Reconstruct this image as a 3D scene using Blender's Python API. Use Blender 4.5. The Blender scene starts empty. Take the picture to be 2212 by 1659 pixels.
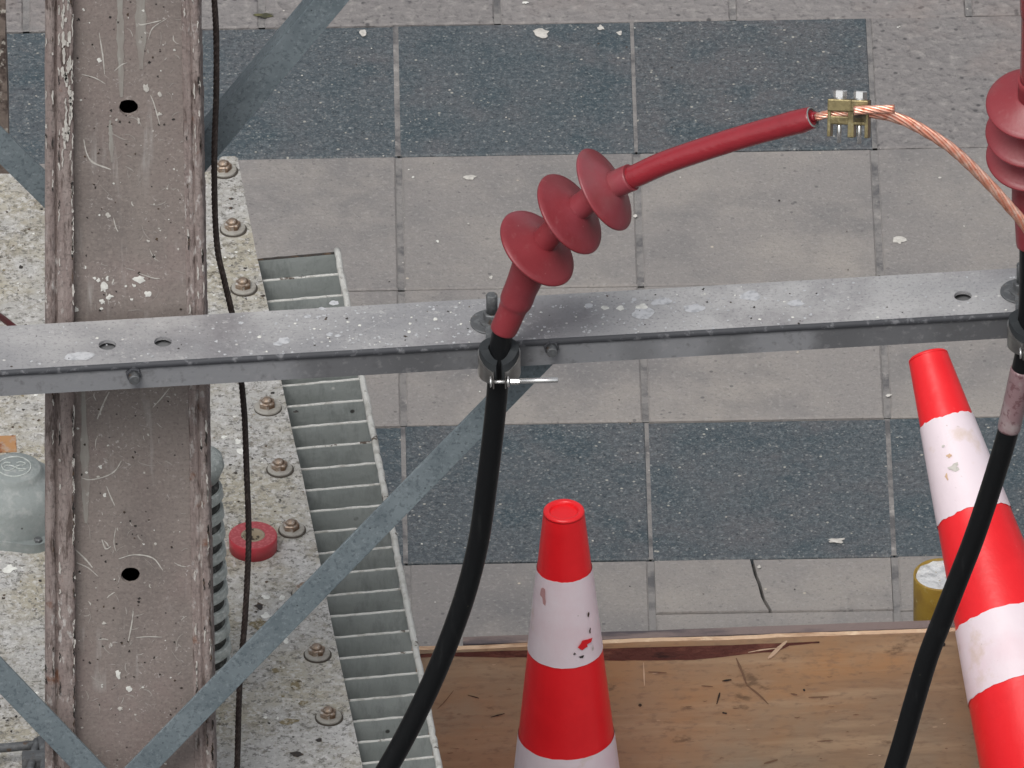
import bpy, bmesh, math, random
from mathutils import Vector, Matrix, noise
R = random.Random(7)
rad = math.radians
sc = bpy.context.scene
COL = sc.collection

# ------------------------------------------------------------------ camera
W, H = 2212.0, 1659.0            # reference pixel frame used for measurements
F = 50000.0                      # focal length in those pixels (long telephoto)
PITCH, ROLL, DIST = rad(34.4), 0.0118, 50000.0 / 1579.0
d_ = Vector((0, math.cos(PITCH), -math.sin(PITCH)))
r0 = Vector((1, 0, 0)); u0 = Vector((0, math.sin(PITCH), math.cos(PITCH)))
r_ = r0 * math.cos(ROLL) - u0 * math.sin(ROLL)
u_ = u0 * math.cos(ROLL) + r0 * math.sin(ROLL)
CAM = -d_ * DIST
cd = bpy.data.cameras.new("camera"); cam = bpy.data.objects.new("camera", cd); COL.objects.link(cam)
cd.sensor_width = 36.0; cd.lens = 36.0 * F / W; cd.clip_start = 0.5; cd.clip_end = 2000
m = Matrix((r_, u_, -d_)).transposed().to_4x4(); m.translation = CAM
cam.matrix_world = m
sc.camera = cam

# ------------------------------------------------------------------ world, sun, exposure
SUN_EL, SUN_AZ = rad(56), rad(-20)      # azimuth measured from -Y (towards the viewer), negative = left
w = bpy.data.worlds.new("World"); sc.world = w; w.use_nodes = True
nt = w.node_tree; nt.nodes.clear()
sky = nt.nodes.new("ShaderNodeTexSky"); sky.sky_type = 'NISHITA'; sky.sun_disc = False
sky.sun_elevation = SUN_EL
sdir = Vector((math.sin(SUN_AZ) * math.cos(SUN_EL), -math.cos(SUN_AZ) * math.cos(SUN_EL), math.sin(SUN_EL)))
sky.sun_rotation = math.atan2(sdir.x, sdir.y)
sky.air_density = 1.0; sky.dust_density = 4.0; sky.ozone_density = 0.6
hs = nt.nodes.new("ShaderNodeHueSaturation"); hs.inputs['Saturation'].default_value = 0.22
bg = nt.nodes.new("ShaderNodeBackground"); bg.inputs['Strength'].default_value = 0.12
wo = nt.nodes.new("ShaderNodeOutputWorld")
nt.links.new(sky.outputs[0], hs.inputs['Color']); nt.links.new(hs.outputs[0], bg.inputs['Color'])
nt.links.new(bg.outputs[0], wo.inputs['Surface'])
ld = bpy.data.lights.new("sun", 'SUN'); ld.energy = 1.5; ld.angle = rad(26); ld.color = (1, .97, .93)
lo = bpy.data.objects.new("sun", ld); COL.objects.link(lo)
lo.rotation_euler = (-sdir).to_track_quat('-Z', 'Y').to_euler(); lo.location = (0, 0, 8)
sc.view_settings.view_transform = 'Standard'; sc.view_settings.look = 'None'
sc.view_settings.exposure = 0.12; sc.view_settings.gamma = 1.0

# ------------------------------------------------------------------ measuring helpers
def ray(px, py):
    return (r_ * (px - W / 2) + u_ * (H / 2 - py) + d_ * F).normalized()
def U(px, py, z=None, y=None, pl=None):
    """point seen at a photo pixel, on a horizontal (z) or upright (y) plane, or plane (point, normal)"""
    v = ray(px, py)
    if z is not None: t = (z - CAM.z) / v.z
    elif y is not None: t = (y - CAM.y) / v.y
    else: t = (pl[0] - CAM).dot(pl[1]) / v.dot(pl[1])
    return CAM + v * t
PXM = 1579.0
KF = .885      # things near the pole stand about 12 % closer to the camera than the ground
KL = .925      # things on the transformer lid

# ------------------------------------------------------------------ materials
def srgb(r, g, b):
    f = lambda c: (c / 255 / 12.92) if c / 255 <= .04045 else ((c / 255 + .055) / 1.055) ** 2.4
    return (f(r), f(g), f(b), 1)
def mat(name, base, layers=(), rough=.7, metal=0., bump=None, spec=.5, coat=0., coords='Object'):
    """layers: (colour, kind, scale, lo, hi, extra) -- noise / voro / cells masks mixed over the base colour"""
    M = bpy.data.materials.new(name); M.use_nodes = True
    T = M.node_tree; N = T.nodes; L = T.links
    B = N['Principled BSDF']
    B.inputs['Roughness'].default_value = rough; B.inputs['Metallic'].default_value = metal
    B.inputs['Specular IOR Level'].default_value = spec; B.inputs['Coat Weight'].default_value = coat
    tc = N.new('ShaderNodeTexCoord'); src = tc.outputs[coords]
    def tex(kind, scale, ex):
        s = src
        st = ex.get('stretch')
        if st or ex.get('off'):
            mp = N.new('ShaderNodeMapping'); L.new(src, mp.inputs['Vector'])
            if st: mp.inputs['Scale'].default_value = st
            o = ex.get('off', 0); mp.inputs['Location'].default_value = (o, o * .7, o * 1.3)
            s = mp.outputs[0]
        if kind == 'noise':
            n = N.new('ShaderNodeTexNoise'); n.inputs['Scale'].default_value = scale
            n.inputs['Detail'].default_value = ex.get('detail', 5); n.inputs['Roughness'].default_value = ex.get('nr', .6)
            n.inputs['Distortion'].default_value = ex.get('dist', 0)
            L.new(s, n.inputs['Vector']); return n.outputs['Fac']
        if kind == 'wave':
            n = N.new('ShaderNodeTexWave'); n.inputs['Scale'].default_value = scale
            n.inputs['Distortion'].default_value = ex.get('dist', 3); n.inputs['Detail'].default_value = 3
            n.bands_direction = ex.get('dir', 'X')
            L.new(s, n.inputs['Vector']); return n.outputs['Fac']
        n = N.new('ShaderNodeTexVoronoi'); n.inputs['Scale'].default_value = scale
        n.inputs['Randomness'].default_value = 1
        if kind == 'voro':
            L.new(s, n.inputs['Vector']); return n.outputs['Distance']
        L.new(s, n.inputs['Vector'])
        sp = N.new('ShaderNodeSeparateColor'); L.new(n.outputs['Color'], sp.inputs[0]); return sp.outputs[0]
    col = None
    prev = N.new('ShaderNodeRGB'); prev.outputs[0].default_value = base; col = prev.outputs[0]
    for lay in layers:
        c, kind, scale, lo_, hi_ = lay[:5]; ex = lay[5] if len(lay) > 5 else {}
        if kind == 'attr':
            at = N.new('ShaderNodeAttribute'); at.attribute_name = 'tone'; f = at.outputs['Fac']
        else:
            f = tex(kind, scale, ex)
        mr = N.new('ShaderNodeMapRange'); mr.inputs['From Min'].default_value = lo_; mr.inputs['From Max'].default_value = hi_
        mr.inputs['To Max'].default_value = ex.get('amt', 1.0)
        L.new(f, mr.inputs['Value']); fac = mr.outputs[0]
        if 'gate' in ex:      # multiply by a second, coarser mask so that marks come in patches
            g = ex['gate']; f2 = tex('noise', g[0], {'off': 3.7, 'detail': 2})
            m2 = N.new('ShaderNodeMapRange'); m2.inputs['From Min'].default_value = g[1]; m2.inputs['From Max'].default_value = g[2]
            L.new(f2, m2.inputs['Value'])
            mu = N.new('ShaderNodeMath'); mu.operation = 'MULTIPLY'
            L.new(fac, mu.inputs[0]); L.new(m2.outputs[0], mu.inputs[1]); fac = mu.outputs[0]
        mx = N.new('ShaderNodeMix'); mx.data_type = 'RGBA'; mx.blend_type = ex.get('blend', 'MIX')
        L.new(fac, mx.inputs['Factor']); L.new(col, mx.inputs['A']); mx.inputs['B'].default_value = c
        col = mx.outputs['Result']
    L.new(col, B.inputs['Base Color'])
    if bump:
        last = None
        for (kind, scale, dist, *rest) in bump:
            ex = rest[0] if rest else {}
            f = tex(kind, scale, ex)
            b = N.new('ShaderNodeBump'); b.inputs['Distance'].default_value = dist; b.inputs['Strength'].default_value = ex.get('str', 1)
            L.new(f, b.inputs['Height'])
            if last: L.new(last, b.inputs['Normal'])
            last = b.outputs[0]
        L.new(last, B.inputs['Normal'])
    return M
g = lambda v, w=1.: (v * w, v, v / w, 1)

M_PAVE = mat('paving_light', (0.2471, 0.2309, 0.2216, 1), [
    ((0.1886, 0.179, 0.175, 1), 'attr', 0, 0, 1, {'amt': .55}),
    ((0.3159, 0.2887, 0.2624, 1), 'noise', 5, .44, .68, {'amt': .75}),
    ((0.1509, 0.1472, 0.1506, 1), 'noise', 7, .48, .72, {'amt': .75, 'off': 5}),
    ((0.3394, 0.3271, 0.311, 1), 'noise', 160, .54, .72, {'amt': .55, 'detail': 3}), ((0.1603, 0.154, 0.1535, 1), 'noise', 210, .54, .70, {'amt': .5, 'off': 31, 'detail': 3}),
    ((0.1131, 0.1058, 0.1069, 1), 'noise', 120, .64, .74, {'amt': .6, 'off': 2, 'detail': 2}),
    ((0.0943, 0.0914, 0.0924, 1), 'voro', 42, .13, .09, {'amt': .7, 'gate': (9, .5, .6)}),
    ((0.5186, 0.4619, 0.3693, 1), 'voro', 30, .07, .05, {'amt': .8, 'gate': (22, .56, .6)})],
    rough=.85, bump=[('noise', 60, .002), ('noise', 300, .0008)])
M_ROUGH = mat('paving_pitted', (0.2276, 0.2134, 0.2091, 1), [
    ((0.1696, 0.161, 0.1598, 1), 'attr', 0, 0, 1, {'amt': .5}),
    ((0.3213, 0.3036, 0.2881, 1), 'noise', 70, .52, .7, {'amt': .7}),
    ((0.116, 0.1104, 0.1115, 1), 'noise', 90, .56, .68, {'amt': .8, 'off': 4}),
    ((0.0625, 0.0607, 0.0632, 1), 'voro', 65, .27, .15, {'amt': .85, 'gate': (40, .47, .58)}),
    ((0.2677, 0.2024, 0.1765, 1), 'noise', 4, .55, .75, {'amt': .4, 'off': 8})],
    rough=.9, bump=[('noise', 70, .004), ('voro', 60, .003)])
M_DARK = mat('paving_dark', (0.0566, 0.0782, 0.0922, 1), [
    ((0.0828, 0.084, 0.0902, 1), 'attr', 0, 0, 1, {'amt': .8}),
    ((0.0988, 0.0954, 0.102, 1), 'noise', 7, .46, .66, {'amt': .75}),
    ((0.0358, 0.0591, 0.0725, 1), 'noise', 12, .48, .66, {'amt': .8, 'off': 3}),
    ((0.1601, 0.1813, 0.1911, 1), 'noise', 130, .50, .70, {'amt': .85, 'detail': 3, 'nr': .75}),
    ((0.0169, 0.0267, 0.0353, 1), 'noise', 150, .52, .68, {'amt': .85, 'off': 6, 'detail': 3, 'nr': .75}),
    ((0.1883, 0.1908, 0.1862, 1), 'noise', 330, .56, .68, {'amt': .7, 'off': 11, 'detail': 2}),
    ((0.3766, 0.3816, 0.3626, 1), 'voro', 115, .26, .12, {'amt': .6, 'gate': (110, .49, .57)}),
    ((0.518, 0.4961, 0.4313, 1), 'voro', 62, .15, .09, {'amt': .65, 'gate': (60, .51, .56)})],
    rough=.7, bump=[('noise', 150, .0012), ('voro', 90, .001)])
M_MORT = mat('paving_mortar', (0.2239, 0.2141, 0.2076, 1), [
    ((0.0819, 0.0819, 0.0874, 1), 'noise', 22, .48, .62, {'amt': .8}),
    ((0.3933, 0.3715, 0.3496, 1), 'noise', 40, .6, .7, {'amt': .7, 'off': 2})], rough=.95, bump=[('noise', 90, .004)])
M_JOINT = mat('ground_grit', (.045, .043, .043, 1), [((.12, .115, .11, 1), 'noise', 30, .55, .7)], rough=.95)
M_CRACK = M_JOINT
M_POLE = mat('pole_paint', (0.2298, 0.1886, 0.1748, 1), [
    ((0.2907, 0.2668, 0.2409, 1), 'noise', 3, .40, .66, {'amt': .7, 'stretch': (1, 1, .35)}),
    ((0.2814, 0.2162, 0.2031, 1), 'noise', 6, .48, .7, {'amt': .7, 'off': 4}),
    ((0.1736, 0.1517, 0.1418, 1), 'noise', 9, .48, .7, {'amt': .8, 'off': 9, 'stretch': (1, 1, .35)}),
    ((0.3376, 0.2944, 0.2646, 1), 'noise', 200, .50, .68, {'amt': .45, 'off': 14, 'detail': 3}),
    ((0.1313, 0.1103, 0.104, 1), 'noise', 260, .52, .68, {'amt': .5, 'off': 21, 'detail': 3}),
    ((0.4315, 0.4141, 0.3968, 1), 'noise', 60, .56, .70, {'amt': .65, 'stretch': (1, 1, .10), 'gate': (9, .48, .6)}),
    ((0.6003, 0.5704, 0.5482, 1), 'noise', 150, .60, .70, {'amt': .75, 'off': 1, 'dist': 1.5, 'gate': (14, .46, .6)}),
    ((0.0282, 0.0202, 0.0189, 1), 'voro', 75, .12, .07, {'amt': .9, 'gate': (35, .5, .55)})],
    rough=.62, bump=[('noise', 80, .0008), ('noise', 12, .003)])
M_POLEDGE = mat('pole_edge_paint', (0.2421, 0.1929, 0.1801, 1), [
    ((0.3324, 0.2822, 0.2636, 1), 'noise', 90, .42, .62, {'amt': .85, 'stretch': (1, 1, .12), 'nr': .8}),
    ((0.0855, 0.0612, 0.0527, 1), 'noise', 75, .54, .63, {'amt': .9, 'stretch': (1.6, 1, .25), 'off': 5, 'nr': .7}),
    ((0.5508, 0.5268, 0.5079, 1), 'noise', 130, .57, .66, {'amt': .85, 'stretch': (1, 1, .35), 'off': 2, 'gate': (7, .42, .58)}),
    ((0.1234, 0.1035, 0.0958, 1), 'noise', 260, .54, .68, {'amt': .6, 'off': 21, 'detail': 3}),
    ((0.171, 0.0659, 0.0288, 1), 'noise', 25, .64, .72, {'amt': .8, 'off': 7})],
    rough=.75, bump=[('noise', 130, .003, {'stretch': (1, 1, .4)})])
M_DROP = mat('dried_droppings', (.58, .56, .52, 1), [((.40, .38, .35, 1), 'noise', 140, .4, .7)], rough=.9)
M_WHITE = mat('white_droppings', (.74, .74, .70, 1), [((.50, .50, .47, 1), 'noise', 90, .45, .7)], rough=.9, bump=[('noise', 120, .001)])
M_FLECK = mat('dark_flecks', (.03, .026, .024, 1), [((.08, .05, .03, 1), 'noise', 120, .5, .6)], rough=.8)
M_VOID = mat('dark_hollow_shade', (.02, .018, .018, 1), rough=.9)  # near-black colour standing for shade inside the pole and tube mouth
M_GALV = mat('galvanised_top', (0.2719, 0.2728, 0.283, 1), [
    ((0.4532, 0.4488, 0.4477, 1), 'noise', 2.6, .42, .64, {'amt': .95, 'off': 2.3, 'stretch': (1, 2, 1)}),
    ((0.1858, 0.176, 0.1859, 1), 'noise', 6, .48, .68, {'amt': .85, 'off': 6}),
    ((0.562, 0.5544, 0.5491, 1), 'noise', 90, .54, .70, {'amt': .75, 'nr': .8, 'gate': (10, .42, .6)}),
    ((0.1632, 0.1584, 0.169, 1), 'noise', 230, .54, .68, {'amt': .55, 'off': 9, 'detail': 3}),
    ((0.707, 0.6952, 0.6674, 1), 'voro', 60, .14, .06, {'amt': .75, 'gate': (22, .50, .58)}),
    ((0.0725, 0.0704, 0.0803, 1), 'voro', 85, .08, .05, {'amt': .8, 'off': 2, 'gate': (30, .5, .56)})],
    rough=.6, metal=.05, bump=[('noise', 140, .0009)])
M_GALVF = mat('galvanised_flange_shade', (0.1508, 0.155, 0.1632, 1), [  # upright flanges: shade and blocky reflections painted into the zinc
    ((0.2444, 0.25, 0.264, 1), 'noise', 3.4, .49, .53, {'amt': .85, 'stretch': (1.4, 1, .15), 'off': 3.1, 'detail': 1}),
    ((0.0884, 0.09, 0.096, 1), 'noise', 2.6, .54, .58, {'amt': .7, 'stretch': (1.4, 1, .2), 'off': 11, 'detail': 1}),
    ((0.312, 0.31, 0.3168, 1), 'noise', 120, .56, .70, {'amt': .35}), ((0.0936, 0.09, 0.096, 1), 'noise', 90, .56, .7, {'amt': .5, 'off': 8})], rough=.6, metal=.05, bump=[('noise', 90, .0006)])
M_LIP = mat('lip_shade_dark_steel', (0.048, 0.0504, 0.0576, 1), [((0.176, 0.18, 0.192, 1), 'noise', 70, .56, .66, {'amt': .8})], rough=.7)  # paints the shadow line along the crossarm lip; also on bolt heads
M_BRACE = mat('brace_galvanised', (0.1653, 0.2035, 0.2241, 1), [
    ((0.2559, 0.3002, 0.3236, 1), 'noise', 6, .42, .7, {'amt': .8}),
    ((0.0905, 0.1169, 0.1344, 1), 'noise', 16, .5, .7, {'amt': .5, 'off': 3}),
    ((0.3199, 0.3661, 0.3883, 1), 'noise', 210, .54, .70, {'amt': .45, 'detail': 3}), ((0.08, 0.1017, 0.1195, 1), 'noise', 230, .53, .66, {'amt': .6, 'off': 23, 'detail': 3}),
    ((0.0319, 0.0356, 0.0398, 1), 'voro', 70, .09, .06, {'amt': .8, 'gate': (30, .5, .56)})], rough=.5, metal=.15, bump=[('noise', 150, .0005)])
M_LID = mat('lid_weathered', (0.3719, 0.3632, 0.3426, 1), [
    ((0.4583, 0.454, 0.4449, 1), 'noise', 7, .40, .62, {'amt': .85}),
    ((0.3632, 0.3329, 0.258, 1), 'noise', 8, .46, .62, {'amt': .85, 'off': 6}),
    ((0.2335, 0.1989, 0.1245, 1), 'noise', 5.5, .55, .70, {'amt': .75, 'off': 13}),
    ((0.5708, 0.5621, 0.5517, 1), 'noise', 150, .50, .66, {'amt': .75, 'off': 9, 'detail': 3}),
    ((0.1124, 0.1081, 0.0979, 1), 'noise', 170, .52, .64, {'amt': .85, 'off': 2, 'detail': 3, 'nr': .7}),
    ((0.2162, 0.1989, 0.1602, 1), 'noise', 70, .54, .64, {'amt': .7, 'off': 19, 'nr': .75}),
    ((0.0778, 0.0649, 0.0445, 1), 'noise', 60, .56, .62, {'amt': .9, 'off': 17, 'nr': .75, 'gate': (6, .5, .6)}),
    ((0.1211, 0.0865, 0.0534, 1), 'voro', 60, .12, .07, {'amt': .85, 'gate': (12, .48, .56)})],
    rough=.88, bump=[('noise', 110, .0022), ('noise', 30, .002)])
M_FIN = mat('fin_paint', (0.2668, 0.2901, 0.2801, 1), [
    ((0.3468, 0.3702, 0.3602, 1), 'noise', 10, .42, .7, {'amt': .8}),
    ((0.2001, 0.2201, 0.2134, 1), 'noise', 70, .48, .66, {'amt': .7, 'stretch': (1, 1, .3), 'off': 5, 'nr': .75}),
    ((0.0267, 0.0253, 0.0227, 1), 'voro', 30, .11, .07, {'amt': .9, 'gate': (20, .51, .56)}),
    ((0.5669, 0.5603, 0.5336, 1), 'voro', 34, .09, .05, {'amt': .7, 'off': 3, 'gate': (20, .54, .6)})], rough=.6, bump=[('noise', 90, .001)])
M_FINTOP = mat('fin_edge_paint', (0.51, 0.51, 0.4845, 1), [
    ((0.306, 0.2975, 0.272, 1), 'noise', 60, .5, .64, {'amt': .8}),
    ((0.068, 0.0467, 0.034, 1), 'noise', 45, .61, .66, {'amt': .95, 'off': 4})], rough=.8, bump=[('noise', 150, .002)])
M_BUSH = mat('ribbed_zinc', (0.475, 0.5106, 0.4869, 1), [
    ((0.6888, 0.7125, 0.6888, 1), 'noise', 120, .5, .66, {'amt': .8}), ((0.2612, 0.285, 0.2731, 1), 'noise', 40, .52, .68, {'amt': .7, 'off': 4})],
    rough=.8, bump=[('noise', 220, .003)])
M_BUSHD = mat('ribbed_core', (.045, .045, .042, 1), [((.15, .15, .14, 1), 'noise', 120, .5, .64)], rough=.9, bump=[('noise', 200, .002)])
M_BOLT = mat('weathered_brass_bolt', (0.2907, 0.221, 0.1683, 1), [
    ((0.113, 0.0595, 0.0327, 1), 'noise', 90, .45, .6, {'amt': .9}), ((0.5814, 0.561, 0.5236, 1), 'noise', 70, .56, .66, {'amt': .9, 'off': 3})],
    rough=.4, metal=.45, bump=[('noise', 160, .001)])
M_WASH = mat('washer_paint', (0.34, 0.3272, 0.2975, 1), [((0.187, 0.17, 0.1445, 1), 'noise', 80, .5, .66, {'amt': .7})], rough=.8)
M_WASHSHADE = mat('washer_shadow_ring', (.06, .05, .04, 1), rough=.9)  # dark tone painting the shadow around each lid washer
M_CAST = mat('cast_cover', (.235, .26, .255, 1), [
    ((.38, .39, .38, 1), 'noise', 60, .5, .68, {'amt': .6}), ((.12, .14, .14, 1), 'noise', 8, .5, .7, {'amt': .6}),
    ((.03, .03, .03, 1), 'voro', 50, .10, .07, {'amt': .8, 'gate': (30, .52, .57)})], rough=.75, bump=[('noise', 130, .0015)])
M_RED = mat('red_silicone', (0.2337, 0.031, 0.0394, 1), [
    ((0.3034, 0.0732, 0.0943, 1), 'noise', 11, .46, .7, {'amt': .6}), ((0.1558, 0.0172, 0.0213, 1), 'noise', 8, .48, .68, {'amt': .5, 'off': 4}),
    ((0.2952, 0.1033, 0.1066, 1), 'noise', 120, .58, .72, {'amt': .3, 'off': 7}),
    ((.20, .085, .085, 1), 'noise', 7, .56, .70, {'amt': .55, 'off': 33, 'detail': 4}), ((.40, .20, .20, 1), 'voro', 70, .08, .05, {'amt': .5, 'gate': (25, .54, .6)})],
    rough=.42, spec=.5, bump=[('noise', 160, .0003)])
M_REDG = mat('red_heat_shrink', (0.2788, 0.023, 0.0328, 1), [((0.1804, 0.0164, 0.023, 1), 'noise', 12, .5, .7, {'amt': .4})], rough=.2, spec=.6,
             bump=[('noise', 110, .0009)])
M_BLACK = mat('black_sheath', (.006, .0066, .0075, 1), [((.016, .017, .018, 1), 'noise', 140, .58, .7, {'amt': .6, 'stretch': (1, 1, .15)}),
    ((.16, .15, .11, 1), 'voro', 70, .06, .04, {'amt': .7, 'gate': (20, .55, .6)})], rough=.42, spec=.3, bump=[('noise', 120, .0004)])
M_RUBBER = mat('black_rubber', (.022, .026, .029, 1), rough=.75)
M_VOIDB = mat('shaded_inner_brass', (.11, .09, .05, 1), [((.04, .03, .02, 1), 'noise', 60, .45, .6)], rough=.5, metal=.5)  # brass darkened to paint the shade inside the connector window
M_STEEL = mat('stainless_steel', (.42, .41, .40, 1), [((.25, .24, .23, 1), 'noise', 30, .45, .7)], rough=.3, metal=.9)
M_DSTEEL = mat('dull_steel', (.11, .115, .12, 1), [((.20, .21, .215, 1), 'noise', 120, .5, .65, {'amt': .7}), ((.10, .07, .05, 1), 'noise', 70, .58, .66, {'off': 2})],
               rough=.55, metal=.3, bump=[('noise', 160, .001)])
M_SHINY = mat('zinc_plated_steel', (.80, .80, .79, 1), rough=.22, metal=.85)
M_COPPER = mat('bare_copper', (.88, .42, .30, 1), [((.98, .68, .56, 1), 'noise', 90, .45, .65), ((.45, .14, .07, 1), 'noise', 130, .58, .7, {'off': 3, 'amt': .7})],
               rough=.36, metal=.75)
M_BRASS = mat('brass', (0.26, 0.215, 0.11, 1), [((0.12, 0.095, 0.05, 1), 'noise', 50, .45, .65, {'amt': .8}), ((0.31, 0.28, 0.17, 1), 'noise', 80, .58, .7, {'off': 3})],
              rough=.38, metal=.7, bump=[('noise', 120, .0008)])
M_ROPE = mat('black_steel_strand', (.020, .013, .011, 1), [((.06, .045, .04, 1), 'noise', 200, .5, .65)], rough=.6)
M_CONE = mat('cone_red_plastic', (0.809, 0.0139, 0.0203, 1), [((0.6674, 0.0069, 0.0126, 1), 'noise', 9, .45, .7, {'amt': .7}),
    ((0.8596, 0.1163, 0.1138, 1), 'noise', 60, .66, .74, {'amt': .35, 'stretch': (1, 1, .2)})], rough=.38, spec=.5, bump=[('noise', 20, .0012)])
M_CONEIN = mat('cone_mouth_shade', (0.198, 0.0044, 0.0066, 1), rough=.7)  # cone red darkened: shade inside the mouth put into the colour
M_BAND = mat('reflective_white_band', (0.7717, 0.6694, 0.7148, 1), [((0.7108, 0.4972, 0.5422, 1), 'noise', 9, .48, .7, {'amt': .5}),
    ((0.6295, 0.4972, 0.414, 1), 'noise', 22, .58, .72, {'amt': .7, 'off': 4}), ((0.3554, 0.2869, 0.2662, 1), 'noise', 110, .68, .76, {'amt': .7, 'off': 6})],
    rough=.45, bump=[('noise', 40, .0008)])
M_PLY = mat('plywood_face', (0.379, 0.259, 0.1562, 1), [
    ((0.4738, 0.2484, 0.0969, 1), 'noise', 2.6, .46, .66, {'amt': .85}),
    ((0.3411, 0.3013, 0.2208, 1), 'noise', 4, .48, .66, {'amt': .85, 'off': 4}),
    ((0.2653, 0.185, 0.1185, 1), 'noise', 9, .46, .66, {'amt': .7, 'stretch': (.16, 1, 1), 'off': 2, 'detail': 8}),
    ((0.4928, 0.3701, 0.237, 1), 'noise', 40, .50, .68, {'amt': .6, 'stretch': (.10, 1, 1), 'off': 7, 'detail': 6}),
    ((0.2274, 0.1586, 0.1077, 1), 'noise', 150, .53, .68, {'amt': .5, 'stretch': (.4, 1, 1), 'off': 27, 'detail': 3}),
    ((0.1232, 0.0792, 0.0485, 1), 'noise', 35, .62, .70, {'amt': .7, 'stretch': (.5, 1, 1), 'off': 9})],
    rough=.72, bump=[('noise', 60, .001, {'stretch': (.1, 1, 1)})])
M_MOSS = mat('moss_stain', (.12, .115, .05, 1), [((.05, .05, .03, 1), 'noise', 90, .45, .6)], rough=.95)
M_BROWNST = mat('lichen_stain', (.20, .165, .10, 1), [((.42, .40, .35, 1), 'noise', 120, .48, .6), ((.07, .055, .035, 1), 'noise', 140, .56, .64, {'off': 3})], rough=.95)
M_PLYEDGE = mat('plywood_edge', (.60, .42, .28, 1), [((.30, .17, .10, 1), 'noise', 50, .52, .64, {'amt': .8, 'stretch': (.25, 1, 1)}),
    ((.74, .58, .40, 1), 'noise', 40, .56, .7, {'off': 5})], rough=.85, bump=[('noise', 120, .002)])
M_TORN = mat('torn_inner_ply', (.105, .035, .026, 1), [((.22, .09, .06, 1), 'noise', 60, .5, .64, {'amt': .85, 'stretch': (.3, 1, 1)}),
    ((.035, .014, .012, 1), 'noise', 50, .56, .66, {'off': 3, 'stretch': (.3, 1, 1)})], rough=.9, bump=[('noise', 90, .003)])
M_SPLINT = mat('pale_wood', (.62, .47, .33, 1), rough=.8)
M_TIMBER = mat('weathered_timber', (.20, .155, .145, 1), [((.07, .06, .07, 1), 'noise', 18, .5, .62, {'amt': .9, 'stretch': (.25, 1, 1)}),
    ((.36, .27, .22, 1), 'noise', 25, .56, .68, {'off': 4, 'amt': .8, 'stretch': (.3, 1, 1)})], rough=.9, bump=[('noise', 60, .003)])
M_YELLOW = mat('yellow_pipe_paint', (0.315, 0.2025, 0.0315, 1), [((0.225, 0.135, 0.027, 1), 'noise', 30, .48, .66, {'amt': .8}), ((0.4125, 0.3375, 0.135, 1), 'noise', 90, .6, .7)], rough=.6)
M_CONC = mat('white_concrete_fill', (.62, .64, .65, 1), [((.36, .37, .38, 1), 'noise', 50, .5, .66), ((.80, .80, .78, 1), 'noise', 60, .58, .7, {'off': 3})],
             rough=.9, bump=[('noise', 80, .006)])
M_TAPE = mat('red_tape', (.42, .030, .045, 1), [((.34, .06, .07, 1), 'noise', 20, .5, .7, {'amt': .6})], rough=.4)
M_TAPETOP = mat('red_tape_side', (.44, .10, .11, 1), [((.36, .06, .07, 1), 'voro', 200, .3, .5)], rough=.55)
M_CARD = mat('card_core', (0.2852, 0.2356, 0.1674, 1), [((0.062, 0.0496, 0.0372, 1), 'noise', 130, .56, .6)], rough=.8)
M_STICK = mat('orange_tag_print', (0.385, 0.2058, 0.091, 1), [((0.35, 0.294, 0.2548, 1), 'noise', 45, .5, .62), ((0.238, 0.0882, 0.0364, 1), 'noise', 60, .56, .64, {'off': 4})], rough=.7)
M_LABEL = mat('pink_label_wrap', (0.2394, 0.154, 0.1645, 1), [((0.3325, 0.28, 0.28, 1), 'noise', 30, .5, .7), ((0.133, 0.063, 0.07, 1), 'noise', 120, .55, .62, {'off': 2, 'amt': .8})], rough=.35)
M_MAROON = mat('maroon_sheath', (.10, .018, .022, 1), rough=.45)
M_RUST = mat('rusty_post_paint', (.17, .135, .115, 1), [((.05, .035, .03, 1), 'noise', 40, .5, .62), ((.48, .45, .40, 1), 'noise', 60, .58, .66, {'off': 3})],
             rough=.85, bump=[('noise', 60, .003)])

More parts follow.
